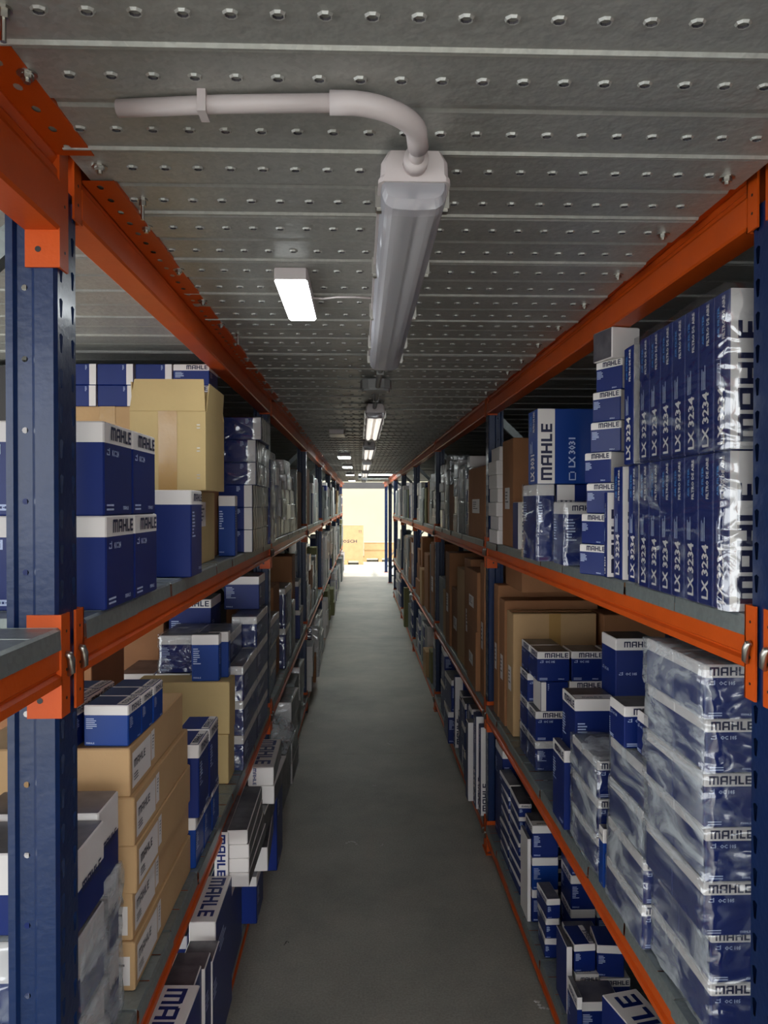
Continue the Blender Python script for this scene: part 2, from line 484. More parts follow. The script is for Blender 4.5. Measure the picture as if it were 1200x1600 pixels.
def style_kraft(a, b, c, v='', fine=True, m='kraft'):
    """v: t tape over top and front, l address label on R side, j label on L side, f small label on front, a arrows front, s staples"""
    k = Carton(a, b, c, fine)
    k.body([], [m], m)
    if fine: k.flaps(m, 'y' if 'y' in v else 'x')
    tw = min(.048, a * .25)
    if 't' in v:
        k.rect('T', 0, b / 2 - tw / 2, a, b / 2 + tw / 2, 'tape', .0014) if 'y' not in v else k.rect('T', a / 2 - tw / 2, 0, a / 2 + tw / 2, b, 'tape', .0014)
        k.rect('F', a / 2 - tw / 2, c * .35 if 'h' in v else .0, a / 2 + tw / 2, c, 'tape', .0008)
    for key, f in (('l', 'R'), ('j', 'L')):
        if key in v:
            W = b; u = W * .03 if f == 'R' else W * .50; lw = W * .30; v0, v1 = c * .12, c * .86
            k.rect(f, u, v0, u + lw, v1, 'white'); k.rect(f, u + lw + .004, v0 + c * .1, u + lw + .03, v1 + c * .02, 'white')
            k.word(f, u + .01, v1 - c * .34, min(lw * .6 / WORD_W, c * .24), 'dark')
            k.lines(f, u + .01, v0 + c * .25, lw * .25, 3, c * .06, 'dark', 5)
            k.lines(f, u + lw + .012, v1 - c * .12, .012, 5, c * .07, 'dark', 6)
    if 'p' in v:
        k.rect('R', b * .2, c * .52, b * .5, c * .86, 'white'); k.lines('R', b * .23, c * .8, b * .2, 5, c * .05, 'dark', 8)
    if 'f' in v:
        k.rect('F', a * .78, c * .12, a * .97, c * .72, 'white'); k.lines('F', a * .8, c * .62, a * .14, 5, c * .1, 'dark', 8)
    if 'g' in v:
        W = b; k.rect('L', W * .25, c * .35, W * .7, c * .55, 'white'); k.lines('L', W * .3, c * .5, W * .3, 4, c * .03, 'dark', 9)
    if 'a' in v:
        u, w0, s_ = a * .30, c * .62, min(a, c) * .16
        for d in (0, s_ * .55):
            k.rect('F', u + d + s_ * .18, w0, u + d + s_ * .26, w0 + s_ * .9, 'dark', .0008)
            k.mb.poly([k.P('F', u + d + s_ * .02, w0 + s_ * .7), k.P('F', u + d + s_ * .42, w0 + s_ * .7), k.P('F', u + d + s_ * .22, w0 + s_ * 1.05)], 'dark')
        for (q0, r0, q1, r1) in ((-.1, -.1, 1.1, -.05), (-.1, 1.15, 1.1, 1.2), (-.1, -.1, -.05, 1.2), (1.05, -.1, 1.1, 1.2)):
            k.rect('F', u + q0 * s_, w0 + r0 * s_, u + q1 * s_, w0 + r1 * s_, 'dark', .0008)
    if 's' in v:
        for q in (.15, .45, .75):
            k.rect('F', a * .9, c * q, a * .94, c * q + .006, 'steel', .001); k.rect('F', a * .9, c * q + .014, a * .94, c * q + .018, 'steel', .001)
    return k.mb


def style_white(a, b, c, v='', fine=True):
    """white-ended carton: v: V wordmark down the front at left, H wordmark level on front, T word on top, S dark printed side, d dark top, B blue below"""
    k = Carton(a, b, c, fine)
    k.body([c * .5] if 'B' in v else [], ['blue', 'white'] if 'B' in v else ['white'], 'white' if 'T' in v else 'dark')
    if 'V' in v:
        lh = min(a * .6, c * .92 / WORD_W); k.word('F', a * .2, c * .96, lh, 'blue', -90)
    if 'H' in v:
        lh = min(c * .6, a * .85 / WORD_W); k.word('F', a * .5 - lh * WORD_W / 2, c * .5 - lh / 2, lh, 'navy')
    if 'G' in v:
        for f in 'LR':
            lh = min(c * .5, b * .7 / WORD_W); k.word(f, b * .5 - lh * WORD_W / 2, c * .5 - lh / 2, lh, 'navy')
    if 'T' in v:
        if b > a: k.word('T', a * .22 if 0 else a * .8, b * .06, min(a * .6, b * .88 / WORD_W), 'blue', 90) if 'u' in v else k.word('T', a * .22, b * .94, min(a * .6, b * .88 / WORD_W), 'blue', -90)
        else: k.word('T', a * .06, b * .2, min(b * .6, a * .88 / WORD_W), 'blue', 0)
    if 'S' in v:
        k.rect('R', .002, .002, b - .002, c - .002, 'dark'); k.rect('L', .002, .002, b - .002, c - .002, 'dark')
    if 'K' in v:
        k.rect('R', .002, .002, b - .002, c - .002, 'blue'); k.rect('L', .002, .002, b - .002, c - .002, 'blue')
        k.lines('R', b * .1, c * .8, b * .5, 4, .012, 'ink', 11)
    return k.mb


def style_side(a, b, c, v='', fine=True):
    """carton lying on its side: blue front with a white vertical end strip towards the aisle"""
    k = Carton(a, b, c, fine)
    k.body([], ['blue'], 'blue')
    w = .030 if 'n' in v else (a * .26 if 'w' in v else a * .2)
    f0 = a - w if 'r' in v else 0
    k.rect('F', f0 + .001, .001, f0 + w - .001, c - .001, 'white')
    k.rect('T', f0 + .001, .001, f0 + w - .001, b - .001, 'white')
    S = 'R' if 'r' in v else 'L'
    if 'e' in v:
        k.rect(S, .001, .001, b - .001, c - .001, 'dark')
        [k.mb.poly([k.P(S, b * (u0 + .05 * math.sin(q)), c * q / 5, .0012), k.P(S, b * (u0 + wd + .05 * math.sin(q)), c * q / 5, .0012), k.P(S, b * (u0 + wd + .05 * math.sin(q + 1)), c * (q + 1) / 5, .0022), k.P(S, b * (u0 + .05 * math.sin(q + 1)), c * (q + 1) / 5, .0022)], 'steel') for u0, wd in ((.12, .09), (.36, .05)) for q in range(5)]  # wavy bright bands imitate the sheen of wrapping film
    else: k.rect(S, .001, .001, b - .001, c - .001, 'white')
    if fine:
        k.lines('F', f0 - a * .1 if 'r' in v else w + a * .05, c * .9, a * .06, 4, c * .06, 'ink', 12)
    return k.mb


def style_plain(a, b, c, v='', fine=True, m='grey'):
    k = Carton(a, b, c, fine)
    k.body([c * .75], [m, 'white' if 'w' in v else m], m)
    if fine: k.flaps(m)
    return k.mb


STY = {
    'filter': style_filter, 'air': style_air, 'kraft': style_kraft, 'white': style_white, 'side': style_side,
    'kraftp': lambda a, b, c, v='', fine=True: style_kraft(a, b, c, v, fine, 'kraftp'),
    'kraftd': lambda a, b, c, v='', fine=True: style_kraft(a, b, c, v, fine, 'kraftd'),
    'grey': lambda a, b, c, v='', fine=True: style_plain(a, b, c, v, fine, 'grey'),
    'olive': lambda a, b, c, v='', fine=True: style_plain(a, b, c, v, fine, 'olive'),
    'navybox': lambda a, b, c, v='', fine=True: style_plain(a, b, c, 'w', fine, 'blue'),
}
NAME = {'filter': 'filter_carton', 'air': 'air_filter_carton', 'kraft': 'kraft_carton', 'white': 'white_carton', 'side': 'side_lying_carton',
        'kraftp': 'kraft_carton', 'kraftd': 'brown_carton', 'grey': 'grey_carton', 'olive': 'olive_carton', 'navybox': 'blue_carton'}
_CM = {}


def cmesh(style, dims, v='', fine=True, **kw):
    key = (style, tuple(round(d, 3) for d in dims), v, fine, tuple(sorted(kw.items())))
    if key not in _CM:
        _CM[key] = STY[style](*dims, v, fine, **kw).mesh(NAME[style])
    return _CM[key]


def carton(style, x0, y0, z0, a, b, c, v, label, group=None, rz=0.0, fine=True, tilt=None, **kw):
    """x0,y0,z0: centre x, centre y, base z (above floor)"""
    o = link(NAME[style], cmesh(style, (a, b, c), v, fine, **kw), None, (x0, y0, z0), tilt or (0, 0, R(rz)))
    return tag(o, label, 'box', group)


def film(o, dims, name='stretch_film', m='film', puff=.003, n=7, seed=0):
    """wrinkled clear film round a carton or pack, child of it"""
    rr = random.Random(seed)
    a, b, c = dims[0] / 2 + puff, dims[1] / 2 + puff, dims[2] + puff
    bm = bmesh.new()
    def side(P):
        vs = [[bm.verts.new(P(i / n, j / n)) for j in range(n + 1)] for i in range(n + 1)]
        for i in range(n):
            for j in range(n): bm.faces.new((vs[i][j], vs[i + 1][j], vs[i + 1][j + 1], vs[i][j + 1]))
    side(lambda u, w: (-a + 2 * a * u, -b, .001 + (c - .001) * w)); side(lambda u, w: (a, -b + 2 * b * u, .001 + (c - .001) * w))
    side(lambda u, w: (-a, b - 2 * b * u, .001 + (c - .001) * w)); side(lambda u, w: (a - 2 * a * u, b, .001 + (c - .001) * w))
    side(lambda u, w: (-a + 2 * a * u, -b + 2 * b * w, c))
    bmesh.ops.remove_doubles(bm, verts=bm.verts, dist=.0005)
    if m == 'filmcloud':
        for f in bm.faces:
            if abs(f.calc_center_median().y + b) < 1e-4: f.material_index = 1
    bm.normal_update()
    for vv in bm.verts: vv.co += vv.normal * rr.uniform(-.3, 1) * puff
    me = bpy.data.meshes.new(name); bm.to_mesh(me); bm.free(); me.materials.append(M[m])
    if m == 'filmcloud': me.materials.append(M['film'])
    for p in me.polygons: p.use_smooth = True
    return link(name, me, o)


ORD = ['bottom', 'second', 'third', 'fourth', 'fifth', 'sixth', 'seventh', 'eighth', 'ninth', 'tenth', 'eleventh', 'twelfth', 'thirteenth', 'fourteenth']
NTH = ['first', 'second', 'third', 'fourth', 'fifth', 'sixth', 'seventh', 'eighth', 'ninth', 'tenth', 'eleventh', 'twelfth', 'thirteenth', 'fourteenth']

# ------------------------------------------------------------------ dimensions
WL, WR = 0.424, 0.605             # aisle faces of the left and right rack, from the camera axis
POST_Y = [1.13 + 2.5 * k for k in range(-1, 8)]
DEPTH = 0.90
Z_MID, Z_LOW, Z_BASE = CAM_Z - .172, CAM_Z - .945, CAM_Z - 1.51
Z_CEIL = CAM_Z + .487

# ------------------------------------------------------------------ the setting
fl = MB(); fl.box(-4.0, 6.0, -5, 26, -.10, -.012, 'black'); floor = struct(fl.ob('floor'))
ys = [-5, .72, 5.06, 9.45, 13.9, 18.3, 22.5, 26]
for i in range(len(ys) - 1):
    b = MB(); b.box(-4.0, 6.0, ys[i] + .002, ys[i + 1] - .002, -.05, 0, 'concrete'); b.ob('floor_slab', floor)
# ceiling: boarded mezzanine floor above, galvanised planks below
CE0, CE1 = -.48, 16.6
b = MB()
b.box(-2.4, -.02, CE0, CE1, Z_CEIL + .06, Z_CEIL + .10, 'black')
b.box(-.02, 2.4, CE0, 12.4, Z_CEIL + .06, Z_CEIL + .10, 'black')
b.box(.62, 2.4, 12.4, 15.0, Z_CEIL + .06, Z_CEIL + .10, 'black'); b.box(-.02, 2.4, 15.0, CE1, Z_CEIL + .06, Z_CEIL + .10, 'black')
ceiling = struct(b.ob('ceiling'))
b = MB(); b.box(-.02, .62, 12.4, 15.0, Z_CEIL + .07, Z_CEIL + .075, 'sheet'); b.ob('added_diffuser_sheet', ceiling)  # translucent sheet added over the opening to diffuse the sun
PITCH = .242


def plank_mesh(x0, x1, dimples):
    m = MB(); w = PITCH - .005; t = .0015
    # section in (y,z): edge flange up, pan, groove, pan, edge flange with a low lip
    pr = [(0, .035), (0, .002), (.004, 0), (.104, .0), (.109, .006), (.124, .006), (.129, .003), (w - .006, .003), (w - .003, -.001), (w, -.001), (w, .035)]
    for (y0, z0), (y1, z1) in zip(pr, pr[1:]):
        m.poly([(x0, y0, z0), (x0, y1, z1), (x1, y1, z1), (x1, y0, z0)], 'galv')
    for x in (x0, x1):   # closed ends
        for (y0, z0), (y1, z1) in zip(pr[1:-2], pr[2:-1]):
            m.poly([(x, y0, z0), (x, y1, z1), (x, y1, .035), (x, y0, .035)], 'galv')
    if dimples:
        n = int((x1 - x0) / .047)
        for row, (yc, zc, dx) in enumerate(((.052, 0, .0), (.182, .003, .012))):
            for k in range(n):
                cx = x0 + .03 + dx + k * .047
                if cx > x1 - .02: continue
                r0, r1, r2 = .0088, .0072, .0058
                R_ = lambda r, z: [(cx + r * math.cos(a * math.pi / 4 + .39), yc + r * .85 * math.sin(a * math.pi / 4 + .39), zc + z) for a in range(8)]
                m.rings([R_(r0, -.0001), R_(r1, -.0030), R_(r2, -.0026), R_(r2 * .9, .002)], ['galv', 'galv', 'dark'], None, 'dark')
    me = m.mesh('ceiling_plank'); return me


PA = plank_mesh(-.405, .582, True)
PL = plank_mesh(-1.9, -.480, False); PR = plank_mesh(.662, 1.70, False)
PH = plank_mesh(-.405, -.03, True)
bolt = MB()
bolt.disc((0, 0, 0), .0115, (0, 0, -1), .0018, 'steel', 12); bolt.disc((0, 0, -.0018), .0072, (0, 0, -1), .0055, 'steel', 6); bolt.disc((0, 0, -.0073), .004, (0, 0, -1), .004, 'steel', 8)
BOLT = bolt.mesh('bolt')
lb = MB(); lb.disc((0, 0, 0), .0085, (0, 0, -1), .003, 'steel', 10); lb.disc((0, 0, -.003), .006, (0, 0, -1), .008, 'steel', 6); lb.disc((0, 0, -.011), .003, (0, 0, -1), .022, 'steel', 8)
LBOLT = lb.mesh('long_bolt')
y = .590 - PITCH * 4
k = 0
rr = random.Random(3)
while y < CE1 - .2:
    dz = rr.uniform(-.0015, .0035) if k % 2 else 0
    tl = rr.uniform(-.012, .012)
    hole = 12.4 < y + .1 < 15.0
    p = link('ceiling_plank', PH if hole else PA, ceiling, (0, y, Z_CEIL + dz), (tl, 0, 0))
    if .2 < y < 9:
        for bx in (-.375, .548):
            link('bolt', BOLT, p, (bx, .052 if bx < 0 else .06, .0))
        if y < 2.2 and k % 2 == 0:
            link('bolt', LBOLT, p, (rr.choice([-.13, .06, .1, -.35]), .182, .003))
    if y < 16: link('ceiling_plank', PL, ceiling, (0, y, Z_CEIL + .004 + dz), (tl, 0, 0))
    link('ceiling_plank', PR, ceiling, (0, y, Z_CEIL + .004 + dz), (tl, 0, 0))
    y += PITCH; k += 1

b = MB(); b.box(1.72, 1.80, -1.3, 18.9, 0, 2.9, 'darkwall'); struct(b.ob('wall_right'))
b = MB(); b.box(-1.62, -1.54, 2.62, 18.9, 0, 2.9, 'darkwall'); struct(b.ob('wall_left'))
b = MB(); b.box(-1.54, -.50, 2.64, 2.68, Z_MID, Z_CEIL - .02, 'darkwall'); struct(b.ob('wall_left_added_panel'))  # dark panel added so the shelf back beyond stays dark
b = MB(); b.box(-4, 6, 24.6, 24.8, 0, 4.2, 'wall'); struct(b.ob('wall_far'))
b = MB(); b.box(-4, 6, 23.4, 23.6, 2.16, 2.32, 'darkwall'); b.box(-4, 6, 23.38, 23.62, 2.13, 2.16, 'darkwall'); struct(b.ob('trim_lintel'))

# ------------------------------------------------------------------ racking
def ring_cell(m, P, u0, v0, u1, v1, hole, mt):
    """flat cell u0..u1,v0..v1 with an 8-point hole; P maps (u,v)->xyz"""
    um, vm = (u0 + u1) / 2, (v0 + v1) / 2
    outer = [(u0, v0), (um, v0), (u1, v0), (u1, vm), (u1, v1), (um, v1), (u0, v1), (u0, vm)]
    for i in range(8):
        j = (i + 1) % 8
        m.poly([P(*outer[i]), P(*outer[j]), P(*hole[j]), P(*hole[i])], mt)


def upright_mesh(sgn, H=2.12):
    """open post; sgn -1: left rack (aisle face to +x). local x=0 is the aisle face, the body goes to sgn*.07; y -.04...04"""
    m = MB(); s = sgn
    step = .05; n = int(H / step)
    # aisle face, two columns of teardrop slots
    P = lambda u, v: (0, u, v)
    for i in range(n):
        v0 = i * step; vm = v0 + step / 2
        for c in (-.022, .022):
            u0, u1 = (-.034, 0) if c < 0 else (0, .034)
            h = [(c - .003, vm - .013), (c, vm - .014), (c + .003, vm - .013), (c + .005, vm), (c + .0065, vm + .011), (c, vm + .014), (c - .0065, vm + .011), (c - .005, vm)]
            ring_cell(m, P, u0, v0, u1, v0 + step, h, 'post')
    # folded edges and side webs: (x depth, y) path on each side with a swage
    for q in (-1, 1):
        path = [(0, .034), (.004, .040), (.030, .040), (.036, .034), (.056, .034), (.060, .040), (.070, .040), (.070, .028)]
        for (d0, w0), (d1, w1) in zip(path, path[1:]):
            if abs(d1 - d0) > .019 and d0 > .03:   # swage floor with round holes
                for i in range(n // 2):
                    v0 = i * .1; vm = v0 + .05; c = (d0 + d1) / 2
                    h = [(c + .0045 * math.cos(R(225 + 45 * j)), vm + .0045 * math.sin(R(225 + 45 * j))) for j in range(8)]
                    ring_cell(m, lambda u, v: (s * u, q * w0, v), d0, v0, d1, v0 + .1, h, 'post')
                continue
            m.poly([(s * d0, q * w0, 0), (s * d1, q * w1, 0), (s * d1, q * w1, n * step), (s * d0, q * w0, n * step)], 'post')
    return m.mesh('upright')


UP = {'L': upright_mesh(-1), 'R': upright_mesh(1)}


def frame(side, y, label):
    s = -1 if side == 'L' else 1; x = -WL if side == 'L' else WR
    t = empty('upright_frame', (x, y, 0))
    link('upright', UP[side], t, (0, 0, .004))
    link('upright', UP['R' if side == 'L' else 'L'], t, (s * DEPTH, 0, .004))
    def brace(z0, z1, name='brace'):
        m = MB(); a = Vector((s * .06, 0, z0)); c = Vector((s * (DEPTH - .06), 0, z1)); d = (c - a).normalized(); nrm = Vector((-d.z, 0, d.x)) * .016
        prof = [(-1, -.013), (1, -.013), (1, .013), (.8, .013), (.8, -.010), (-.8, -.010), (-.8, .013), (-1, .013)]
        m.rings([[a + nrm * p + Vector((0, q, 0)) for p, q in prof], [c + nrm * p + Vector((0, q, 0)) for p, q in prof]], 'galvd', 'galvd', 'galvd')
        m.ob(name, t)
    brace(.15, .15); brace(2.05, 1.30); brace(.30, 1.2)
    for xx in (0, s * DEPTH):
        m = MB(); q = s if xx == 0 else -s
        xs = sorted((xx - q * .012, xx + q * .082)); m.box(xs[0], xs[1], -.055, .055, 0, .005, 'orange' if side == 'R' else 'post')
        m.disc((xx + q * .09 - q * .004, .0, .005), .005, (0, 0, 1), .008, 'steel', 6); m.ob('foot_plate', t)
    tag(t, label, 'rack frame', 'rack upright frames')
    return t


def beam(side, y0, y1, ztop, h, kind, label):
    """kind: 'top' box beam with flange, 'big', 'shelf'"""
    s = -1 if side == 'L' else 1; x = -WL if side == 'L' else WR
    t = empty('rack_beam', (x, y0, ztop)); L_ = y1 - y0
    m = MB(); f = -s * .004      # aisle face stands proud of the post by 4 mm
    if kind == 'shelf':
        # step profile: ledge for the deck; face, groove, thick round foot
        pr = [(f, 0), (f, -h * .55), (f + s * .004, -h * .60), (f + s * .004, -h * .66), (f - s * .003, -h * .74), (f - s * .003, -h * .96), (f + s * .002, -h), (f + s * .044, -h), (f + s * .048, -h * .96), (f + s * .048, 0)]
    else:
        pr = [(f, 0), (f, -h * .32), (f + s * .006, -h * .38), (f, -h * .44), (f, -h * .5), (f - s * .004, -h * .56), (f - s * .004, -h * .97), (f, -h), (f + s * .046, -h), (f + s * .05, -h * .97), (f + s * .05, 0)]
    g = .0415
    m.rings([[(px_, g, pz) for px_, pz in pr], [(px_, L_ - g, pz) for px_, pz in pr]], 'orange', 'orange', 'orange')
    m.ob('beam_body', t)
    if kind == 'top' or kind == 'big':
        # perforated flange that carries the planks, towards the aisle
        fm = MB(); zf = Z_CEIL - ztop - (.001 if side == 'L' else -.012); fw = .050 if side == 'L' else .045
        P = lambda u, v: (f - s * u, g + v, zf)
        n = int((L_ - 2 * g) / .05)
        st = (L_ - 2 * g) / n
        for i in range(n):
            v0 = i * st; vm = v0 + st / 2; c = fw * .45
            hh = [(c + .005 * math.cos(R(225 + 45 * j)), vm + .008 * math.sin(R(225 + 45 * j))) for j in range(8)]
            ring_cell(fm, P, 0, v0, fw, v0 + st, hh, 'orange')
        m2 = fw
        fm.poly([P(fw, 0), P(fw, L_ - 2 * g), (f - s * fw, L_ - g, zf + .006), (f - s * fw, g, zf + .006)], 'orange')
        fm.ob('flange', t)
    # connectors: angle plate on the aisle face and against the post side
    ch = {'shelf': .145, 'top': .118, 'big': .20}[kind]
    for e, yy in ((1, 0.0), (-1, L_)):
        c = MB(); zt = {'shelf': .048, 'top': .006, 'big': .0}[kind]
        q = e    # +1: near end (post is towards -y)
        ya = yy + q * .012; yb = yy + q * .0405
        fx = f - s * .003
        c.box(min(fx, fx + s * .0035), max(fx, fx + s * .0035), min(ya, yb), max(ya, yb + q * .003), zt - ch, zt, 'orange')
        c.box(min(fx, fx + s * .048), max(fx, fx + s * .048), min(yb, yb + q * .0035), max(yb, yb + q * .0035), zt - ch, zt, 'orange')
        for zz in (.025, ch - .025, ch * .55):
            c.disc((fx + s * .030, yb + q * (-.0002 if 0 else .0036), zt - zz), .0042 if zz != .025 else .007, (0, q, 0), .0006, 'black', 10)
            c.disc((fx - s * .0004, (ya + yb) / 2, zt - zz), .0025, (-s, 0, 0), .0004, 'black', 6)
        co = c.ob('connector', t)
        if kind == 'shelf':
            pn = MB(); ym = (ya + yb) / 2
            pn.tube([(fx - s * .001, ym + .006, zt - .088), (fx - s * .006, ym + .004, zt - .084), (fx - s * .007, ym, zt - .066), (fx - s * .006, ym - .004, zt - .058), (fx - s * .001, ym - .006, zt - .056)], [.004, .0055, .006, .0055, .004], 'steel', 8)
            pn.ob('locking_pin', co, smooth=True)
    tag(t, label, 'rack beam', 'rack beams'); return t


def deck_plank_mesh(side, w, lip=.031):
    s = -1 if side == 'L' else 1
    m = MB(); d = DEPTH - .02
    pr = [(0, -.004), (0, -lip), (.003 * s, -lip), (.003 * s, -.007), (.006 * s, -.004)]
    x0 = -s * .008
    # pan, front lip rolled over the beam, side edges folded
    A = [(x0 + s * .004, 0), (x0, -.004), (x0 - s * .001, -lip), (x0 + s * .004, -lip - .002)]
    for (a0, a1), (b0, b1) in zip(A, A[1:]):
        m.poly([(a0, 0, a1), (a0, w, a1), (b0, w, b1), (b0, 0, b1)], 'galvd')
    for k in range(3):
        y0, y1 = w * k / 3, w * (k + 1) / 3
        m.poly([(x0 + s * .004, y0, 0), (x0 + s * .004, y1 - .006, 0), (s * d, y1 - .006, 0), (s * d, y0, 0)], 'galvd')
        m.poly([(x0 + s * .004, y1 - .006, 0), (x0 + s * .004, y1, -.002), (s * d, y1, -.002), (s * d, y1 - .006, 0)], 'galvd')
    for yy in (0, w):
        m.poly([(x0 + s * .004, yy, 0), (s * d, yy, 0), (s * d, yy, -.03), (x0 + s * .004, yy, -.03)], 'galvd')
    return m.mesh('deck_plank')


NPL = 9
DP = {}
SIDEN = {'L': 'left', 'R': 'right'}
LEVN = {'mid': 'eye-level', 'low': 'knee-level', 'base': 'ground-level'}


def deck(side, y0, y1, z, lev, bay):
    x = -WL if side == 'L' else WR
    t = empty('shelf_deck', (x, y0, z))
    w = (y1 - y0 - .084) / NPL
    if (side, round(w, 3)) not in DP: DP[(side, round(w, 3))] = deck_plank_mesh(side, w - .004)
    rr = random.Random(bay * 7 + ord(side) + ord(lev[0]))
    for i in range(NPL):
        link('deck_plank', DP[(side, round(w, 3))], t, (rr.uniform(-.003, .003), .042 + i * w + .002, rr.uniform(-.0015, 0)))
    tag(t, f'galvanised plank deck on {SIDEN[side]} {LEVN[lev]} shelf, {BAYN[bay]}', 'shelf', 'galvanised shelf decks')


BAYN = {-1: 'bay beside the camera', 0: 'nearest full bay', 1: 'second bay', 2: 'third bay', 3: 'fourth bay', 4: 'fifth bay', 5: 'sixth bay', 6: 'last bay'}
for side in 'LR':
    for i, y in enumerate(POST_Y):
        frame(side, y, f'blue slotted rack upright frame on the {SIDEN[side]}, {NTH[i]} counting from the camera')
    for bay in range(-1, 7):
        y0, y1 = 1.13 + 2.5 * bay, 1.13 + 2.5 * (bay + 1)
        bn = BAYN[bay]
        big = side == 'L' and bay == -1
        beam(side, y0, y1, Z_CEIL + .043, .148 if big else .105, 'big' if big else 'top', f'orange top beam under the {SIDEN[side]} ceiling edge, {bn}')
        if side == 'R' and bay >= 5: continue
        for lev, z in (('mid', Z_MID), ('low', Z_LOW), ('base', Z_BASE)):
            h = .052
            beam(side, y0, y1, z - .031, h, 'shelf', f'orange {SIDEN[side]} beam under the {LEVN[lev]} shelf, {bn}')
            deck(side, y0, y1, z, lev, bay)
# ------------------------------------------------------------------ lamps and conduit
def tri_proof(y0, y1, label, lit=False):
    """waterproof twin-tube fitting hanging under the planks"""
    xc = .074; zb = CAM_Z + .398; w = .046
    t = empty('tube_lamp', (xc, y0, zb)); L_ = y1 - y0
    m = MB()   # opaque base tray
    pr = [(-w * .8, .075), (-w * .98, .062), (-w, .044), (-w * 1.06, .040), (-w * 1.06, .034), (w * 1.06, .034), (w * 1.06, .040), (w, .044), (w * .98, .062), (w * .8, .075)]
    e = .012
    def sec(k, y, dz=0): return [(x * k, y, z + dz) for x, z in pr]
    m.rings([sec(.86, 0), sec(.97, e * .5), sec(1, e), sec(1, L_ - e), sec(.97, L_ - e * .5), sec(.86, L_)], 'pvc', 'pvc', 'pvc')
    m.ob('lamp_base', t)
    m = MB()   # clear ribbed cover
    n = 14; pc = []
    for j in range(n + 1):
        a = math.pi * j / n; r = 1 + (.012 if j % 2 else 0)
        pc.append((-w * .97 * r * (abs(math.cos(a)) ** .5) * (1 if math.cos(a) > 0 else -1), .034 - .036 * r * math.sin(a) ** .6))
    def s2(k, y, kz=1): return [(x * k, y, .034 + (z - .034) * kz) for x, z in pc]
    rs = [s2(.90, .004, .6), s2(.98, .012, .93), s2(1, .03), s2(1, L_ - .03), s2(.98, L_ - .012, .93), s2(.9, L_ - .004, .6)]
    m.rings(rs, 'lens', 'lens', 'lens')
    m.ob('clear_cover', t, smooth=False)
    m = MB(); m.poly([(-w * .8, .03, .031), (w * .8, .03, .031), (w * .8, L_ - .03, .031), (-w * .8, L_ - .03, .031)], 'white')
    m.box(-w * .8, w * .8, .03, .075, .012, .031, 'pvc'); m.box(-w * .8, w * .8, L_ - .075, L_ - .03, .012, .031, 'pvc')
    m.box(-.006, .006, .03, L_ - .03, .022, .031, 'white')
    m.ob('reflector', t)
    for s in (-1, 1):
        m = MB(); m.tube([(s * w * .45, .06, .016), (s * w * .45, L_ - .06, .016)], .0125, 'tubelit' if lit else 'white', 10)
        m.ob('lamp_tube', t, smooth=True)
        for yy in [.05, .36, .68, 1.0, L_ - .06]:
            c = MB(); c.box(s * w * 1.04 - .004, s * w * 1.04 + .004, yy, yy + .016, .018, .048, 'steel'); c.box(s * w * 1.0 - .004, s * w * 1.0 + .004, yy + .002, yy + .014, .014, .020, 'steel')
            c.ob('clip', t)
    m = MB(); m.disc((0, .002, .055), .0155, (0, -1, 0), .016, 'pvc', 14); m.ob('cable_gland', t)
    tag(t, label, 'lamp', 'tube lamps down the aisle')


tri_proof(1.03, 2.30, 'large clear-covered twin tube lamp, nearest the camera, white elbow pipe at its end')
for i, (ya, yb) in enumerate(((3.62, 4.9), (5.75, 7.0), (7.9, 9.15), (10.2, 11.4), (12.7, 13.9))):
    tri_proof(ya, yb, f'clear-covered twin tube lamp over the aisle, {NTH[i + 1]} from the camera', i < 4)

# conduit: straight run, elbow, drop into the lamp
def arc(c, p0, p1, n=8):
    c, p0, p1 = Vector(c), Vector(p0), Vector(p1)
    return [c + (p0 - c) * math.cos(k / n * math.pi / 2) + (p1 - c) * math.sin(k / n * math.pi / 2) for k in range(n + 1)]
zc = CAM_Z + .452
t = empty('conduit_pipe', (.074, 1.0, zc))
pz = CAM_Z + .470
rel = lambda p: (p[0] - .074, p[1] - 1.0, p[2] - zc)
e0 = Vector((-.010, .905, pz)); e1 = Vector((.076, .985, CAM_Z + .455)); cc = Vector((-.006, .985, pz))
m = MB(); m.tube([rel((-.29, .938, pz + .006)), rel((-.16, .920, pz + .004)), rel((-.02, .905, pz))], .0105, 'pvc', 14); m.ob('straight_pipe', t, smooth=True)
pts = [rel((-.035, .905, pz))] + [rel(p) for p in arc(Vector((-.006, .965, pz - .004)), Vector((-.006, .905, pz)), Vector((.072, .965, pz - .010)), 9)] + [rel((.075, .985, pz - .014))]
m = MB(); m.tube(pts, [.0135] * len(pts), 'pvc', 16); m.ob('elbow', t, smooth=True)
m = MB(); m.tube([rel((.075, .98, pz - .013)), rel((.074, 1.02, CAM_Z + .453))], .0105, 'pvc', 14); m.ob('short_pipe', t, smooth=True)
m = MB(); m.tube([rel((.0745, 1.008, CAM_Z + .4545)), rel((.074, 1.026, CAM_Z + .453))], .0165, 'pvc', 16); m.ob('collar', t, smooth=True)
m = MB(); m.box(-.190 - .074, -.180 - .074, -.092, -.064, .008, .034, 'pvc'); m.ob('pipe_clip', t)
tag(t, 'white plastic conduit pipe with elbow bending down to the nearest tube lamp', 'pipe')

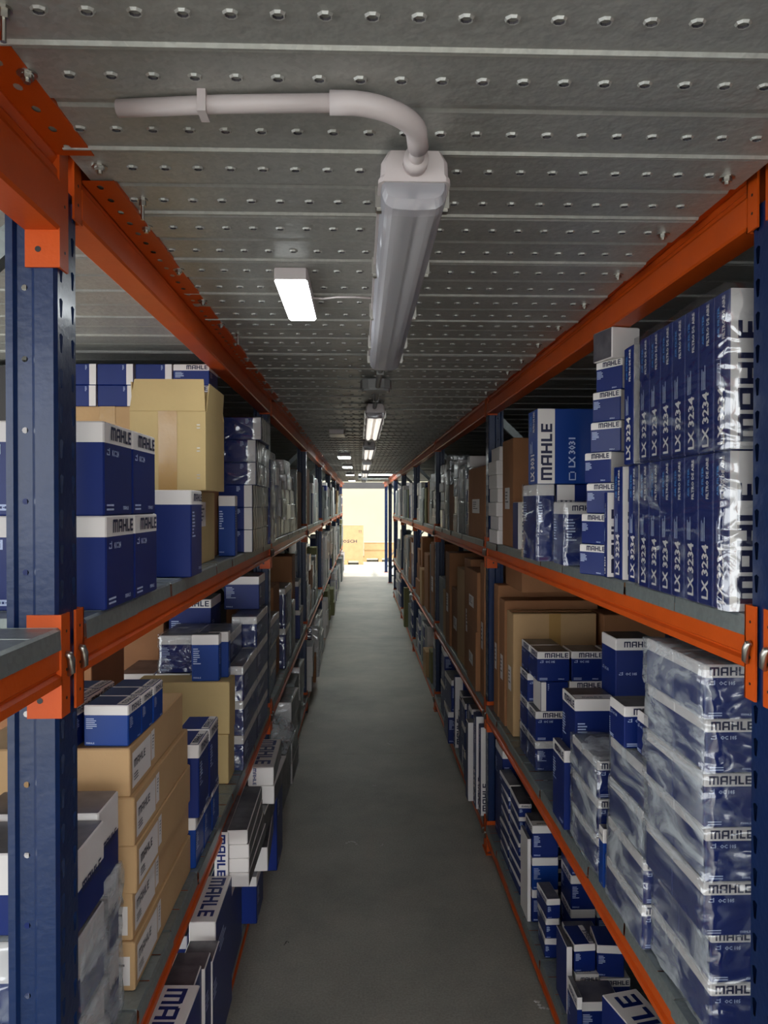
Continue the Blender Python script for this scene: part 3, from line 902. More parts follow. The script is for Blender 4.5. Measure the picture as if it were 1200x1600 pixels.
# junction box and the pipe between the lamps
t = empty('junction_box', (.064, 3.02, CAM_Z + .484))
m = MB(); m.disc((0, 0, 0), .062, (0, 0, -1), .034, 'pvcg', 12); m.disc((0, 0, -.034), .054, (0, 0, -1), .008, 'pvcg', 12); m.ob('box_body', t)
for s in (-1, 1):
    m = MB(); m.disc((s * .047, -.02, -.042), .007, (0, 0, -1), .006, 'steel', 8); m.ob('screw', t)
tag(t, 'round grey junction box on the ceiling behind the nearest tube lamp', 'junction box')
for i, (ya, yb) in enumerate(((2.31, 2.96), (3.09, 3.60), (4.92, 5.73), (7.02, 7.88), (9.17, 10.18), (11.42, 12.68))):
    m = MB(); m.tube([(.07, ya, CAM_Z + .455), (.07, yb, CAM_Z + .455)], .010, 'pvcg', 10)
    m.box(.058, .082, (ya + yb) / 2 - .01, (ya + yb) / 2 + .01, CAM_Z + .443, Z_CEIL, 'pvcg')
    o = m.ob('conduit_pipe', smooth=False); tag(o, f'straight grey conduit in the lamp line on the ceiling, {NTH[i]} length from the camera', 'pipe', 'grey conduits between lamps')

# LED panels
def led(x, y, a, b, h, label, m_='led', real=True):
    t = empty('led_lamp', (x, y, Z_CEIL - .001))
    m = MB()
    r = .010
    pr = lambda k: [(-a / 2 + r * .3 + k, -b / 2 + k), (a / 2 - r * .3 - k, -b / 2 + k), (a / 2 - k, -b / 2 + r + k), (a / 2 - k, b / 2 - r - k), (a / 2 - r * .3 - k, b / 2 - k), (-a / 2 + r * .3 + k, b / 2 - k), (-a / 2 + k, b / 2 - r - k), (-a / 2 + k, -b / 2 + r + k)]
    m.rings([[(p, q, 0) for p, q in pr(0)], [(p, q, -h) for p, q in pr(0)]], 'pvc', 'pvc', 'pvc'); m.ob('lamp_housing', t)
    m = MB(); m.rings([[(p, q, -h) for p, q in pr(.0008)], [(p, q, -h - .003) for p, q in pr(.003)]], m_, None, m_); m.ob('light_panel', t)
    tag(t, label, 'lamp', 'small ceiling LED lamps'); return t
led(-.142, 1.76, .069, .345, .024, 'lit white oblong LED lamp wired beside the nearest tube lamp')
led(-.150, 5.1, .10, .25, .03, 'unlit grey square LED lamp on the ceiling past the junction box', 'steel')
for i, y in enumerate((7.5, 9.5, 12.0, 15.0)):
    led(-.150, y, .12, .30, .03, f'far lit LED lamp on the ceiling, {NTH[i]} of four beyond the unlit one', 'ledfar')
m = MB(); m.tube([(-.108, 1.77, Z_CEIL - .014), (-.085, 1.775, Z_CEIL - .014), (-.05, 1.73, Z_CEIL - .022), (-.01, 1.70, Z_CEIL - .03), (.02, 1.72, Z_CEIL - .026), (.04, 1.76, Z_CEIL - .014)], .0025, 'pvc', 8)
o = m.ob('lamp_cable', smooth=True); tag(o, 'thin white cable sagging between the lit LED lamp and the tube lamp', 'cable')


# ------------------------------------------------------------------ goods
def put(side, style, xf, y0, z, a, b, c, v, label, group=None, rz=0, fine=True, wrap=False, tilt=None, puff=.003, seed=1, fm='film', **kw):
    """xf distance of the aisle face from the axis; y0 near face; z base height from the eye line"""
    cx = -(xf + a / 2) if side == 'L' else xf + a / 2
    o = carton(style, cx, y0 + b / 2, CAM_Z + z, a, b, c, v, label, group, rz, fine, tilt, **kw)
    if wrap: film(o, (a, b, c), puff=puff, seed=seed, m=fm)
    return o


DM, DL, DB = Z_MID - CAM_Z + .0005, Z_LOW - CAM_Z + .0005, Z_BASE - CAM_Z + .0005
G = .0006
# ---- left bay 0, eye-level shelf
for r in range(2):
    for c_ in range(2):
        for l in range(2):
            if c_ == 1 and r == 1: continue
            put('L', 'filter', .408 + c_ * .205 + l * .003, 1.25 + r * .158, DM + l * (.1525 + G), .2, .15, .1525, 'RCs' if c_ == 0 else 's',
                f'large blue carton left of eye-level stack, {"top" if l else "bottom"} layer, {NTH[r]} row, {"outer" if c_ == 0 else "inner"} column', 'large blue cartons beside the left post', code='KC 24')
put('L', 'filter', .436, 1.577, DM, .085, .052, .186, 'RsF', 'slim wrapped blue carton behind the large blue stack, left eye-level shelf', None, wrap=True)
put('L', 'filter', .395, 1.815, DM, .16, .12, .205, 'Rs', 'blue carton with white top band in front of the lower kraft carton', None)
put('L', 'kraftp', .452, 2.125, DM, .25, .285, .207, 'p', 'lower kraft carton with small label under the open kraft carton', None)
# open kraft carton
t = empty('open_kraft_carton', (-.4975, 2.145, CAM_Z + DM + .2085))
A_, B_, H_ = .195, .27, .205
m = MB(); w = .004
for (x0, x1, ya, yb) in ((-A_ / 2, A_ / 2, -B_ / 2, -B_ / 2 + w), (-A_ / 2, A_ / 2, B_ / 2 - w, B_ / 2), (-A_ / 2, -A_ / 2 + w, -B_ / 2 + w, B_ / 2 - w), (A_ / 2 - w, A_ / 2, -B_ / 2 + w, B_ / 2 - w)):
    m.box(x0, x1, ya, yb, 0, H_, 'kraftp')
m.box(-A_ / 2 + w, A_ / 2 - w, -B_ / 2 + w, B_ / 2 - w, 0, w, 'kraftp'); m.ob('carton_body', t)
def flap(p0, p1, out, up, nm='flap'):
    p0, p1, out = Vector(p0), Vector(p1), Vector(out); th = Vector((0, 0, .003)) + out.normalized() * -.002
    q1, q0 = p1 + out - (p1 - p0) * .04 + Vector((0, 0, up)), p0 + out + (p1 - p0) * .04 + Vector((0, 0, up))
    off = out.normalized() * .0032
    f = MB(); f.rings([[p0, p1, q1, q0], [p0 - off, p1 - off, q1 - off, q0 - off]], 'kraftp', 'kraftp', 'kraftp'); f.ob(nm, t)
flap((-A_ / 2, -B_ / 2, H_), (A_ / 2, -B_ / 2, H_), (0, .018, 0), .085)
flap((-A_ / 2, B_ / 2, H_), (A_ / 2, B_ / 2, H_), (0, -.02, 0), .085)
flap((-A_ / 2 + .0005, -B_ / 2 + .02, H_), (-A_ / 2 + .0005, B_ / 2 - .02, H_), (-.006, 0, 0), .08)
flap((A_ / 2 - .0005, -B_ / 2 + .02, H_), (A_ / 2 - .0005, B_ / 2 - .02, H_), (.006, 0, 0), .075)
m = MB(); m.box(-.024, .024, -B_ / 2 - .0006, -B_ / 2, 0, H_, 'tape'); m.ob('tape_strip', t)
m = MB()
for q in (.03, .10, .16):
    for dd in (0, .008): m.box(.075, .083, -B_ / 2 - .0009, -B_ / 2, q + dd, q + dd + .0025, 'steel')
m.ob('staples', t)
tag(t, 'big open kraft carton with flaps raised and tape, left eye-level shelf', 'box')
put('L', 'filter', .412, 2.555, DM, .055, .05, .20, 'bs', 'small bright blue carton before the tall side-lying stack, left eye level')
# side-lying stack with film sheen painted on the ends as wavy bands
for l in range(6):
    dx = -.040 if l >= 5 else (-.008 if l < 3 else -.021)
    put('L', 'side', .392 + dx, 2.76, DM + l * .0805, .26, .27, .08, 'ren', f'blue side-lying carton with white end, {ORD[l]} up, front row by second left post', 'side-lying blue cartons left', wrap=(l > 2), seed=l)
    if l < 5: put('L', 'side', .396 + dx * .5, 3.04, DM + l * .0805, .26, .25, .08, 'ren', f'blue side-lying carton with white end, {ORD[l]} up, back row by second left post', 'side-lying blue cartons left', wrap=(l == 2))
o = put('L', 'filter', .385, 3.32, DM, .2, .20, .40, 'Rs', 'tall film-wrapped blue pack beside the second left post', None, wrap=True)
# rear row on brown cartons
for c_ in range(5):
    for l in range(2):
        put('L', 'side' if c_ else 'filter', .468 + c_ * .117, 2.42, .305 + l * .0665, .113, .13, .066, 'r' if c_ else 'Fs',
            f'small blue carton just under the ceiling, {"upper" if l else "lower"} row, {NTH[c_]} from the aisle', 'small blue cartons under left ceiling', rz=rr.uniform(-2, 2))
for c_ in range(3):
    for l in range(2):
        put('L', 'kraftd' if l == 0 else 'kraft', .475 + c_ * .21, 2.42 + (0 if c_ else .0), DM + l * .2385, .20, .19, .2378, 'ht' if l else '', f'plain brown carton under the small blue ones, {"upper" if l else "lower"}, {NTH[c_]} inwards', 'brown cartons at left back')

# ---- left bay 0, knee-level shelf
for r in range(2):
    for l in range(3 - (0 if r else 0)):
        put('L', 'white', .438 + r * .010, 1.20 + r * .128, DL + l * .138, .21, .125 if r == 0 else .108, .1375 if r else .128, 'BGd',
            f'white-topped blue carton, {ORD[l]} in the cloudy wrapped pile by left post, {NTH[r]} row', 'wrapped white cartons by left post', wrap=(l < 2), puff=.005, seed=l + r, fm='filmcloud')
for l in range(5):
    ln = (.49, .49, .47, .46, .44)[l]
    put('L', 'kraft', .432 + (.004, .010, .0, .003, .012)[l], 1.495 + (0, .006, .0, -.004, 0)[l], DL + l * .0945, .31, ln, .094, 'lf' if l < 2 else 'l',
        f'flat kraft carton with white label on aisle side, {ORD[l]} of five in stack', 'flat labelled kraft cartons')
for r in range(3):
    put('L', 'filter', .447 - r * .003, 1.505 + r * .0755, DL + .4738, .088, .074, .080, 'RTbsk', f'small blue carton printed on top, {NTH[r]} of three in aisle-side row on kraft stack', 'small blue cartons on kraft stack', rz=-3 + r)
    put('L', 'filter', .546, 1.49 + r * .0775, DL + .4738, .10, .076, .080, 'RTk', f'small blue carton printed on top, {NTH[r]} of three in inner row on kraft stack', 'small blue cartons on kraft stack', rz=-4)
for r in range(3):
    put('L', 'filter', .425, 1.995 + r * .112, DL, .07, .105, .132, 'RbsTk', f'blue carton at shelf edge behind kraft stack, lower tier, {NTH[r]} row', 'blue cartons behind kraft stack')
    if r < 2: put('L', 'filter', .415, 1.99 + r * .14, DL + .133, .085, .13, .19, 'RsTk', f'taller blue carton behind kraft stack, upper tier, {NTH[r]} row', 'blue cartons behind kraft stack')
put('L', 'kraftp', .443, 2.60, DL, .30, .12, .166, '', 'lower of two kraft cartons under blue pair, left knee-level shelf', None)
put('L', 'kraftp', .440, 2.605, DL + .167, .32, .115, .176, '', 'upper of two kraft cartons under blue pair, left knee-level shelf', None)
put('L', 'filter', .478, 2.62, DL + .3436, .092, .05, .158, 'bs', 'upright blue carton standing on kraft cartons, front of the pair', None)
put('L', 'filter', .455, 2.675, DL + .3436, .070, .04, .158, 'bs', 'upright blue carton standing on kraft cartons, rear of the pair', None)
for r in range(2):
    for l in range(3 + (1 if r else 0)):
        put('L', 'filter', .412, 2.73 + r * .36, DL + l * .1235, .055 if r == 0 else .10, .35, .1228, 's', f'film-wrapped blue pack with white band, {ORD[l]} up, {"front" if r == 0 else "rear"} stack before second left post', 'wrapped blue packs left', wrap=True, seed=l + 7)
for i in range(3):
    put('L', 'filter', .48 + i * .13, 2.78, DL, .125, .25, .335, 's', f'dark wrapped carton low behind kraft pair, {NTH[i]} from the aisle', 'dark wrapped cartons behind')
for i in range(2):
    put('L', 'filter', .470 + i * .128, 2.79, DL + .3356 , .125, .28, .135, 'sd', f'wide dark wrapped carton above white-banded row, {"aisle side" if i == 0 else "inner side"}', 'dark wrapped cartons behind', wrap=True)
put('L', 'filter', .60, 3.12, DL, .17, .22, .56, 'Fs', 'tall dark carton with small white band near second left post', None)
put('L', 'filter', .43, 3.30, DL + .495, .15, .20, .14, 's', 'dark white-banded carton topmost beside second left post', None)
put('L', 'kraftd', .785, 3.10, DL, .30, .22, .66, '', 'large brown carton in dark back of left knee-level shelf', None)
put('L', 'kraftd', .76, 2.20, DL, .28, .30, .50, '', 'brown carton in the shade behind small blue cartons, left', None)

# ---- left bay 0, ground-level shelf (slim white-topped filters, some standing proud)
def slimtop(x0, y0, a, b, ztop, v, label, rz=0, low=DB):
    return put('L', 'white', x0, y0, low, a, b, ztop - low, v, label, 'white-topped slim cartons at floor left', rz=rz)
slimtop(.372, 1.50, .090, .27, -1.105, 'TK', 'big slim carton with large blue lettering on white top, nearest at floor left', rz=-2)
slimtop(.47, 1.52, .05, .24, -1.17, 'K', 'slim carton behind the nearest large-lettered one, against shelf edge')
slimtop(.385, 1.785, .075, .085, -1.120, 'K', 'plain white-topped slim carton, first step behind large-lettered one')
slimtop(.378, 1.875, .085, .075, -1.135, 'K', 'plain white-topped slim carton, second step behind large-lettered one')
slimtop(.375, 1.955, .080, .10, -1.165, 'K', 'plain white-topped slim carton, third step behind large-lettered one')
slimtop(.390, 2.08, .072, .26, -1.130, 'TK', 'tall slim carton with blue lettering on white top, second lettered from camera')
put('L', 'filter', .47, 2.10, DB, .10, .2, .33, 's', 'blue carton half hidden behind tall slim carton, floor left')
put('L', 'navybox', .41, 2.37, DB, .06, .30, .338, '', 'dark blue carton standing under the protruding white pile, floor left')
for l in range(4):
    put('L', 'white', .335 + .003 * l, 2.345, -1.1680 + l * .0435, .062, .37, .043, 'S', f'flat white-ended carton, {ORD[l]} of four in protruding pile, floor left', 'protruding white pile', rz=(-1, 0, 1, .5)[l])
o = put('L', 'white', .400, 2.34, -1.1680, .042, .30, .17, 'VS', 'narrow white carton lettered downwards left of the protruding white pile')
put('L', 'filter', .37, 2.76, DB, .12, .18, .17, 's', 'low blue carton behind protruding white pile, floor left')
for l in range(2):
    put('L', 'white', .345 + l * .01, 2.80, -1.3395 + l * .088, .085, .35, .087, 'VSd', f'white carton lettered downwards, {ORD[l]} of leaning far pile, floor left', 'leaning white pile', rz=3 - l * 5)
for l in range(2):
    put('L', 'white', .325 + l * .012, 2.98, -1.163 + l * .072, .10, .36, .071, 'VSdT', f'white carton in far floor pile, {["lower", "upper"][l]} of the lettered pair', 'far white pair', rz=-2 + l * 3)
put('L', 'filter', .34, 3.16, DB, .14, .22, .345, 's', 'blue carton beneath the far white pair, floor left')
put('L', 'filter', .47, 2.9, -1.16, .12, .35, .10, 's', 'dark blue carton in the shade above floor shelf, left')

# ---- right bay 0, eye-level shelf
th = .0555
for tier in range(2):
    for i in range(7):
        put('R', 'air', .588, 1.205 + i * (th + .001), DM + tier * .2585, .24, th, .2575, 'L', f'slim blue air-filter carton with white front, {"upper" if tier else "lower"} wrapped pack, {NTH[i]} from near end', 'air-filter cartons in wrapped packs')
    t = empty('pack_film', (.708, 1.404, CAM_Z + DM + tier * .2585)); tt = film(t, (.242, .40, .2575), 'film_sheet', puff=.005, n=10, seed=tier, m='filmair')
    tag(t, f'clear crinkled film round the {"upper" if tier else "lower"} air-filter pack', 'film wrap')
for i, (tier, y, x) in enumerate(((0, 1.64, .600), (0, 1.715, .592), (1, 1.635, .588))):
    put('R', 'air', x, y, DM + tier * .2585, .24, .058, .2575, 'Lw', ('slim unwrapped air-filter carton right behind the lower pack', 'slim unwrapped air-filter carton, last on lower tier beside small pile', 'slim unwrapped air-filter carton standing alone on upper tier')[i], None)
o = put('R', 'air', .580, 1.785, DM, .22, .02, .20, 'Ln', 'thin bright blue carton between air filters and small pile', None)
# column of small white-banded cartons, leaning
for l in range(8):
    dx = (.548, .552, .565, .560, .575, .580, .588, .578)[l]
    put('R', 'filter' if l < 7 else 'white', dx + .012, 1.82, DM + l * .0745, .075, .088, .0735, 'LWs' if l < 7 else 'S', f'small white-banded carton, {ORD[l]} in crooked column of eight, right eye level', 'crooked column of small cartons', rz=(30, 24, 34, 27, 36, 30, 26, 12)[l])
# large lettered box on its support
put('R', 'air', .530, 2.28, DM + .2325, .21, .12, .225, 'Lbw', 'large blue carton with upright white lettered strip, on top of others', None, code='LX 3031')
put('R', 'air', .590, 2.285, DM, .21, .11, .231, 'Lw', 'lettered strip carton directly under the large blue one', None, code='LX 3031')
put('R', 'filter', .532, 2.285, DM, .052, .20, .232, 's', 'narrow wrapped blue pack left of the strip cartons', None, wrap=True)
put('R', 'filter', .570, 2.12, DM, .10, .12, .178, 'Fs', 'wrapped blue carton before the strip cartons, right eye level', None, wrap=True, code='LX 301')
for i in range(2):
    put('R', 'white', .598 + i * .085, 2.88 - i * .14, DM, .078 if i == 0 else .06, .10, .180 if i == 0 else .17, 'VK', ('small white carton lettered upright before the arrow carton', 'small white carton lettered upright, right of its twin')[i], None)
put('R', 'kraftd', .606, 3.02, DM, .30, .22, .435, 'ag', 'tall brown carton with two arrows printed, right eye level', None)
for l in range(7):
    put('R', 'white', .584 - (.0 if l else .0) + (.004, .01, 0, .006, .002, 0, .014)[l], 3.27, DM + l * .060, .085, .20, .0595, 'L', f'flat white-ended carton, {ORD[l]} of seven beside second right post', 'white-ended column by right post')

# ---- right bay 0, knee-level shelf
hh = .0945
for l in range(7):
    dx = 0.022 if l < 2 else (.003 * (l % 2))
    yy = 1.315 + (0.02 if l < 2 else 0)
    for r in range(2):
        for c_ in range(2 if r == 0 else 1):
            put('R', 'filter', .600 + dx + c_ * .1005, yy + r * .136, DL + l * (hh + .0006), .1, .135, hh, 'FCq', f'blue filter carton with white band, {ORD[l]} in nearest wrapped right tower, {("front row", "rear row")[r]}{", inner" if c_ else ""}', 'wrapped tower of blue cartons')
    t = empty('pack_film', (.70 + dx, yy + .1355, CAM_Z + DL + l * (hh + .0006))); film(t, (.201, .271, hh - .004), 'film_sheet', puff=.004, n=8, seed=l, m='filmcloud')
    tag(t, f'crinkled clear film round the {ORD[l]} layer of the nearest right tower', 'film wrap')
for l in range(4):
    for c_ in range(2):
        put('R', 'filter', .598 + .003 * l + c_ * .104, 1.60, DL + l * (hh + .002), .10, .235, hh, 'FCq', f'blue carton in second wrapped right tower, {ORD[l]} layer, {("aisle column", "inner column")[c_]}', 'second wrapped tower', wrap=True, puff=.002, seed=l + 11, fm='filmcloud')
put('R', 'filter', .600, 1.72, DL + 4 * (hh + .002) + .004, .10, .10, .095, 'FsC', 'loose blue carton on second wrapped tower, rear one', None)
put('R', 'filter', .622, 1.61, DL + 4 * (hh + .002) + .004, .10, .09, .095, 'FsC', 'loose blue carton on second wrapped tower, front one', None)
put('R', 'filter', .598, 1.862, DL, .05, .035, .145, 'Lb', 'narrow bright blue carton upright at shelf edge between wrapped towers')
for l in range(3):
    put('R', 'filter', .606, 1.93, DL + l * (hh + .003), .11, .235, hh, 'FCq', f'blue carton in third wrapped right tower, {ORD[l]} layer', 'third wrapped tower', wrap=True, puff=.004, seed=l + 21, fm='filmcloud')
put('R', 'filter', .668, 1.95, DL + 3 * (hh + .003) + .003, .055, .08, .125, 'Ls', 'dark upright carton on the third wrapped tower')
put('R', 'filter', .618, 2.18, DL, .12, .14, .385, 'LsT', 'tall blue carton behind the third wrapped tower', None)
put('R', 'filter', .592, 2.20, DL, .022, .13, .23, 'L', 'thin blue carton at shelf edge behind third wrapped tower')
put('R', 'filter', .742, 2.20, DL, .115, .13, .555, 'FsC', 'tallest blue carton in middle of right knee-level shelf', None)
for l in range(4):
    for c_ in range(3):
        for r in range(2 if c_ == 0 else 1):
            if l == 2 and c_ == 0 and r == 0:
                put('R', 'side', .640, 2.69, DL + l * .106, .098, .115, .104, '', 'blue carton turned on its side in the blue pile, right', None); continue
            put('R', 'filter', .622 + c_ * .122 + (.006 if l == 3 else 0), 2.69 + r * .135, DL + l * .106, .115, .13, .105, ('FsC' if l != 0 else 's') + ('L' if c_ == 0 else ''),
                f'blue carton in pile before brown cartons, {ORD[l]} layer, {NTH[c_]} inwards, {NTH[r]} row', 'blue pile before brown cartons', wrap=(l == 0 and c_ == 0))
for i, (x, y, w, d, h) in enumerate(((.622, 3.09, .34, .13, .50), (.615, 3.24, .40, .12, .535), (.612, 3.38, .42, .10, .585))):
    put('R', 'kraft' if i == 0 else 'kraftd', x, y, DL, w, d, h, 'gt' if i == 0 else 'g', f'tall brown carton with label beside second right post, {NTH[i]} from camera', 'tall brown cartons right')
put('R', 'kraftd', .66, 3.10, DL + .586, .45, .35, .14, '', 'wide brown carton lying across the tall brown ones', None)
put('R', 'filter', .90, 1.75, DL, .22, .25, .62, 'Fs', 'dark carton deep in right knee-level shelf behind wrapped towers')
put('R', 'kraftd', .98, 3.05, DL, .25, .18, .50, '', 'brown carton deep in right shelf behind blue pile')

# ---- right bay 0, ground-level shelf
put('R', 'white', .655, 1.62, DB, .10, .33, .255, 'TKu', 'large carton with lettered white top strip lying askew, floor right', None, rz=13)
put('R', 'filter', .62, 1.70, DB, .02, .2, .20, 'L', 'thin dark carton upright left of askew lettered carton, floor right')
put('R', 'filter', .622, 2.135, DB, .115, .10, .103, 's', 'wide blue carton nearest in the floor pile, right, under beam line', None)
put('R', 'filter', .640, 2.245, DB, .070, .125, .115, 'FsT', 'small lettered white-banded carton under a printed-top one, floor right', None)
put('R', 'filter', .714, 2.245, DB, .090, .125, .100, 'FsT', 'lettered carton in the floor pile, right of the small lettered one', None)
put('R', 'filter', .634, 2.255, DB + .116, .066, .105, .082, 'sTkL', 'printed-top blue carton in floor pile, aisle side, right', None, rz=4)
put('R', 'filter', .712, 2.250, DB + .101, .080, .110, .094, 'sTkL', 'printed-top blue carton in floor pile, inner side, right', None, rz=-6)
put('R', 'white', .612, 2.24, DB, .016, .12, .20, 'K', 'thin white-edged carton upright beside printed-top floor pile, right')
for l in range(3):
    put('R', 'filter', .618, 2.52, DB + l * .066, .046, .12, .065, 'Ls', f'small dark glossy carton, {ORD[l]} of three at floor shelf edge right', 'small glossy trio', rz=3 * l - 3)
put('R', 'filter', .668, 2.41, DB, .10, .10, .13, 'Ls', 'blue carton between the printed-top pile and inner blue columns, floor right', None)
for l in range(3):
    put('R', 'filter', .724, 2.60, DB + l * .118, .085, .13, .117, 'Ls', f'blue carton column inside floor right, {ORD[l]} from deck', 'inner blue column')
    put('R', 'filter', .815, 2.60, DB + l * .118, .10, .13, .117, 's', f'blue carton in deepest floor column, {ORD[l]} from deck, right', 'inner blue column')
for l in range(3):
    put('R', 'filter', .622, 2.74, DB + l * .117, .095, .12, .116, 'Lbs' if l == 1 else 'LsT', f'bright blue carton with pale lettering, {ORD[l]} in floor column past glossy trio', 'bright blue floor column')
put('R', 'white', .606, 2.745, DB, .012, .12, .30, '', 'thin white board standing at floor shelf edge, right')
put('R', 'filter', .603, 2.10, DB, .014, .10, .14, 'L', 'thin blue carton standing alone at floor shelf edge, right')
n_ = 0
rs_ = random.Random(5)
for c_ in range(3):
    for r in range(2):
        hgt = (7, 6, 5)[c_] - (1 if r == 0 and c_ == 2 else 0)
        for l in range(hgt):
            a_ = (.05, .062, .07)[c_]
            put('R', 'filter', .612 + (0, .056, .124)[c_] + rs_.uniform(0, .004), 2.94 + r * .30 if 0 else 2.93 + r * .20, DB + l * .0505, a_, .19, .050, 's' + ('F' if l == hgt - 1 else ''),
                f'tiny dark white-edged carton, {ORD[l]} up, {NTH[c_]} column, {NTH[r]} row, floor right', 'tiny dark cartons floor right', rz=rs_.uniform(-2, 2))
put('R', 'filter', .63, 3.36, DB, .13, .18, .42, 'Fs', 'tall lettered carton behind tiny dark cartons, floor right')
put('R', 'filter', .82, 3.2, DB, .2, .3, .30, 'Fs', 'blue carton at the back behind tiny dark cartons, floor right')


# ------------------------------------------------------------------ farther bays
DESC = {'filter': 'blue white-banded carton', 'kraft': 'kraft carton', 'kraftd': 'brown carton', 'kraftp': 'pale kraft carton', 'white': 'white-ended carton',
        'side': 'side-lying blue carton', 'air': 'upright slim blue carton', 'grey': 'plain grey carton', 'olive': 'olive carton', 'navybox': 'dark blue carton'}


def fill(side, bay, lev, recipe, seed=0):
    """recipe: list of (style, a, b, c, n, v, wrap, offset) stacks laid one behind the other along the bay"""
    rr = random.Random(seed * 31 + bay * 7 + ord(lev[0]) + ord(side))
    y = 1.13 + 2.5 * bay + .06
    z0 = {'mid': DM, 'low': DL, 'base': DB}[lev]
    lim = {'mid': .56, 'low': .70, 'base': .50}[lev]
    x = WL if side == 'L' else WR
    end = 1.13 + 2.5 * (bay + 1) - .05
    for i, (st, a, b, c, n, v, wrap, off) in enumerate(recipe):
        if y + b > end: break
        h = 0
        for l in range(n):
            if h + c > lim: break
            va = v + ('' if 'F' in v or st != 'filter' else 's')
            put(side, st, x - off + rr.uniform(-.006, .012), y, z0 + h, a, b, c, va,
                f'{DESC[st]}, {ORD[l]} up, {NTH[i]} stack, {SIDEN[side]} {LEVN[lev]} shelf, {BAYN[bay]}', f'{DESC[st]}s on the {SIDEN[side]} {LEVN[lev]} shelf',
                rz=rr.uniform(-2, 2), fine=bay < 3, wrap=wrap and bay < 3 , seed=i)
            h += c + .0006
        y += b + .012
EXEC_BAYS = True

# right second and third bays, modelled after what is seen
fill('R', 1, 'mid', [('kraftd', .35, .50, .36, 1, 'g', 0, 0), ('white', .10, .10, .062, 7, 'S', 0, 0), ('air', .2, .06, .34, 1, 'Lw', 0, 0), ('grey', .12, .24, .20, 2, '', 1, .01), ('white', .1, .16, .11, 4, 'S', 1, .012), ('kraftd', .22, .30, .30, 1, '', 0, 0), ('grey', .14, .16, .10, 5, '', 1, .01), ('side', .2, .25, .09, 5, 'e', 0, 0), ('white', .12, .2, .065, 7, 'S', 0, 0)])
fill('R', 1, 'low', [('kraftd', .3, .14, .66, 1, 'g', 0, .005), ('kraftd', .35, .36, .30, 2, 'g', 0, .012), ('kraftd', .3, .20, .64, 1, 'g', 0, 0), ('kraft', .3, .30, .56, 1, '', 0, .01), ('kraftd', .3, .34, .40, 1, 'g', 0, 0), ('kraftd', .26, .22, .62, 1, 'g', 0, .006), ('kraft', .3, .25, .33, 1, '', 0, 0), ('grey', .2, .25, .2, 2, '', 0, 0)])
fill('R', 1, 'base', [('air', .12, .07, .43, 1, 'L', 0, .02), ('air', .12, .09, .46, 1, 'L', 0, .035), ('white', .08, .08, .40, 1, 'K', 0, .05), ('filter', .10, .12, .11, 4, 'F', 0, .02), ('filter', .12, .10, .155, 2, 'F', 0, .03), ('air', .14, .05, .40, 1, 'L', 0, .01), ('filter', .11, .14, .13, 3, '', 0, .02), ('white', .09, .12, .36, 1, 'K', 0, .02), ('filter', .1, .16, .12, 3, 'F', 0, 0), ('air', .14, .07, .44, 1, 'L', 0, .02), ('filter', .12, .3, .20, 2, '', 0, .04), ('grey', .1, .2, .14, 2, '', 0, .0), ('filter', .15, .25, .24, 2, '', 0, .02)])
fill('R', 2, 'mid', [('white', .1, .25, .07, 6, 'S', 0, 0), ('grey', .2, .3, .2, 2, '', 1, 0), ('kraftd', .2, .2, .38, 1, '', 0, 0), ('olive', .2, .16, .32, 1, '', 0, 0), ('grey', .12, .4, .11, 3, '', 1, .01), ('side', .2, .3, .13, 3, '', 0, 0), ('white', .15, .25, .13, 3, 'S', 0, 0)])
fill('R', 2, 'low', [('kraftd', .2, .4, .62, 1, 'g', 0, 0), ('grey', .12, .05, .60, 1, '', 0, 0), ('kraftd', .25, .45, .5, 1, '', 0, .01), ('kraft', .2, .35, .33, 1, '', 0, .03), ('kraftd', .25, .3, .62, 1, '', 0, 0), ('kraftd', .2, .4, .16, 3, '', 0, 0)])
fill('R', 2, 'base', [('navybox', .14, .25, .44, 1, '', 0, .0), ('olive', .12, .2, .26, 1, '', 0, .0), ('kraft', .12, .25, .22, 1, '', 0, .03), ('white', .1, .2, .2, 2, 'S', 0, .0), ('filter', .12, .2, .13, 3, '', 0, 0), ('grey', .12, .3, .2, 2, '', 0, .0), ('filter', .12, .3, .14, 3, '', 0, 0), ('white', .12, .2, .15, 2, 'S', 0, 0)])
fill('R', 3, 'mid', [('air', .15, .12, .4, 1, 'L', 0, 0), ('side', .12, .4, .14, 3, '', 0, 0), ('air', .14, .3, .42, 1, 'L', 0, 0), ('olive', .14, .3, .36, 1, '', 0, 0), ('grey', .12, .4, .18, 2, '', 0, .01), ('white', .14, .4, .21, 2, '', 0, .01)])
fill('R', 3, 'low', [('navybox', .14, .3, .5, 1, '', 0, 0), ('kraftd', .14, .35, .18, 3, '', 0, 0), ('grey', .14, .4, .26, 2, '', 0, .01), ('white', .12, .4, .18, 3, 'S', 0, 0), ('grey', .1, .5, .17, 3, '', 0, 0)])
fill('R', 3, 'base', [('filter', .12, .35, .14, 3, '', 0, 0), ('grey', .12, .35, .3, 1, '', 0, .01), ('olive', .06, .12, .48, 1, '', 0, .06), ('filter', .12, .4, .15, 2, '', 0, .0), ('white', .12, .4, .14, 2, 'S', 0, .0)])
fill('R', 4, 'mid', [('air', .14, .2, .42, 1, 'Lb', 0, 0), ('white', .14, .5, .2, 2, '', 0, 0), ('grey', .14, .6, .36, 1, '', 0, 0), ('side', .14, .6, .2, 2, '', 0, 0)])
fill('R', 4, 'low', [('grey', .14, .5, .28, 2, '', 0, 0), ('grey', .14, .5, .2, 2, '', 0, 0), ('white', .12, .6, .2, 1, 'S', 0, 0)])
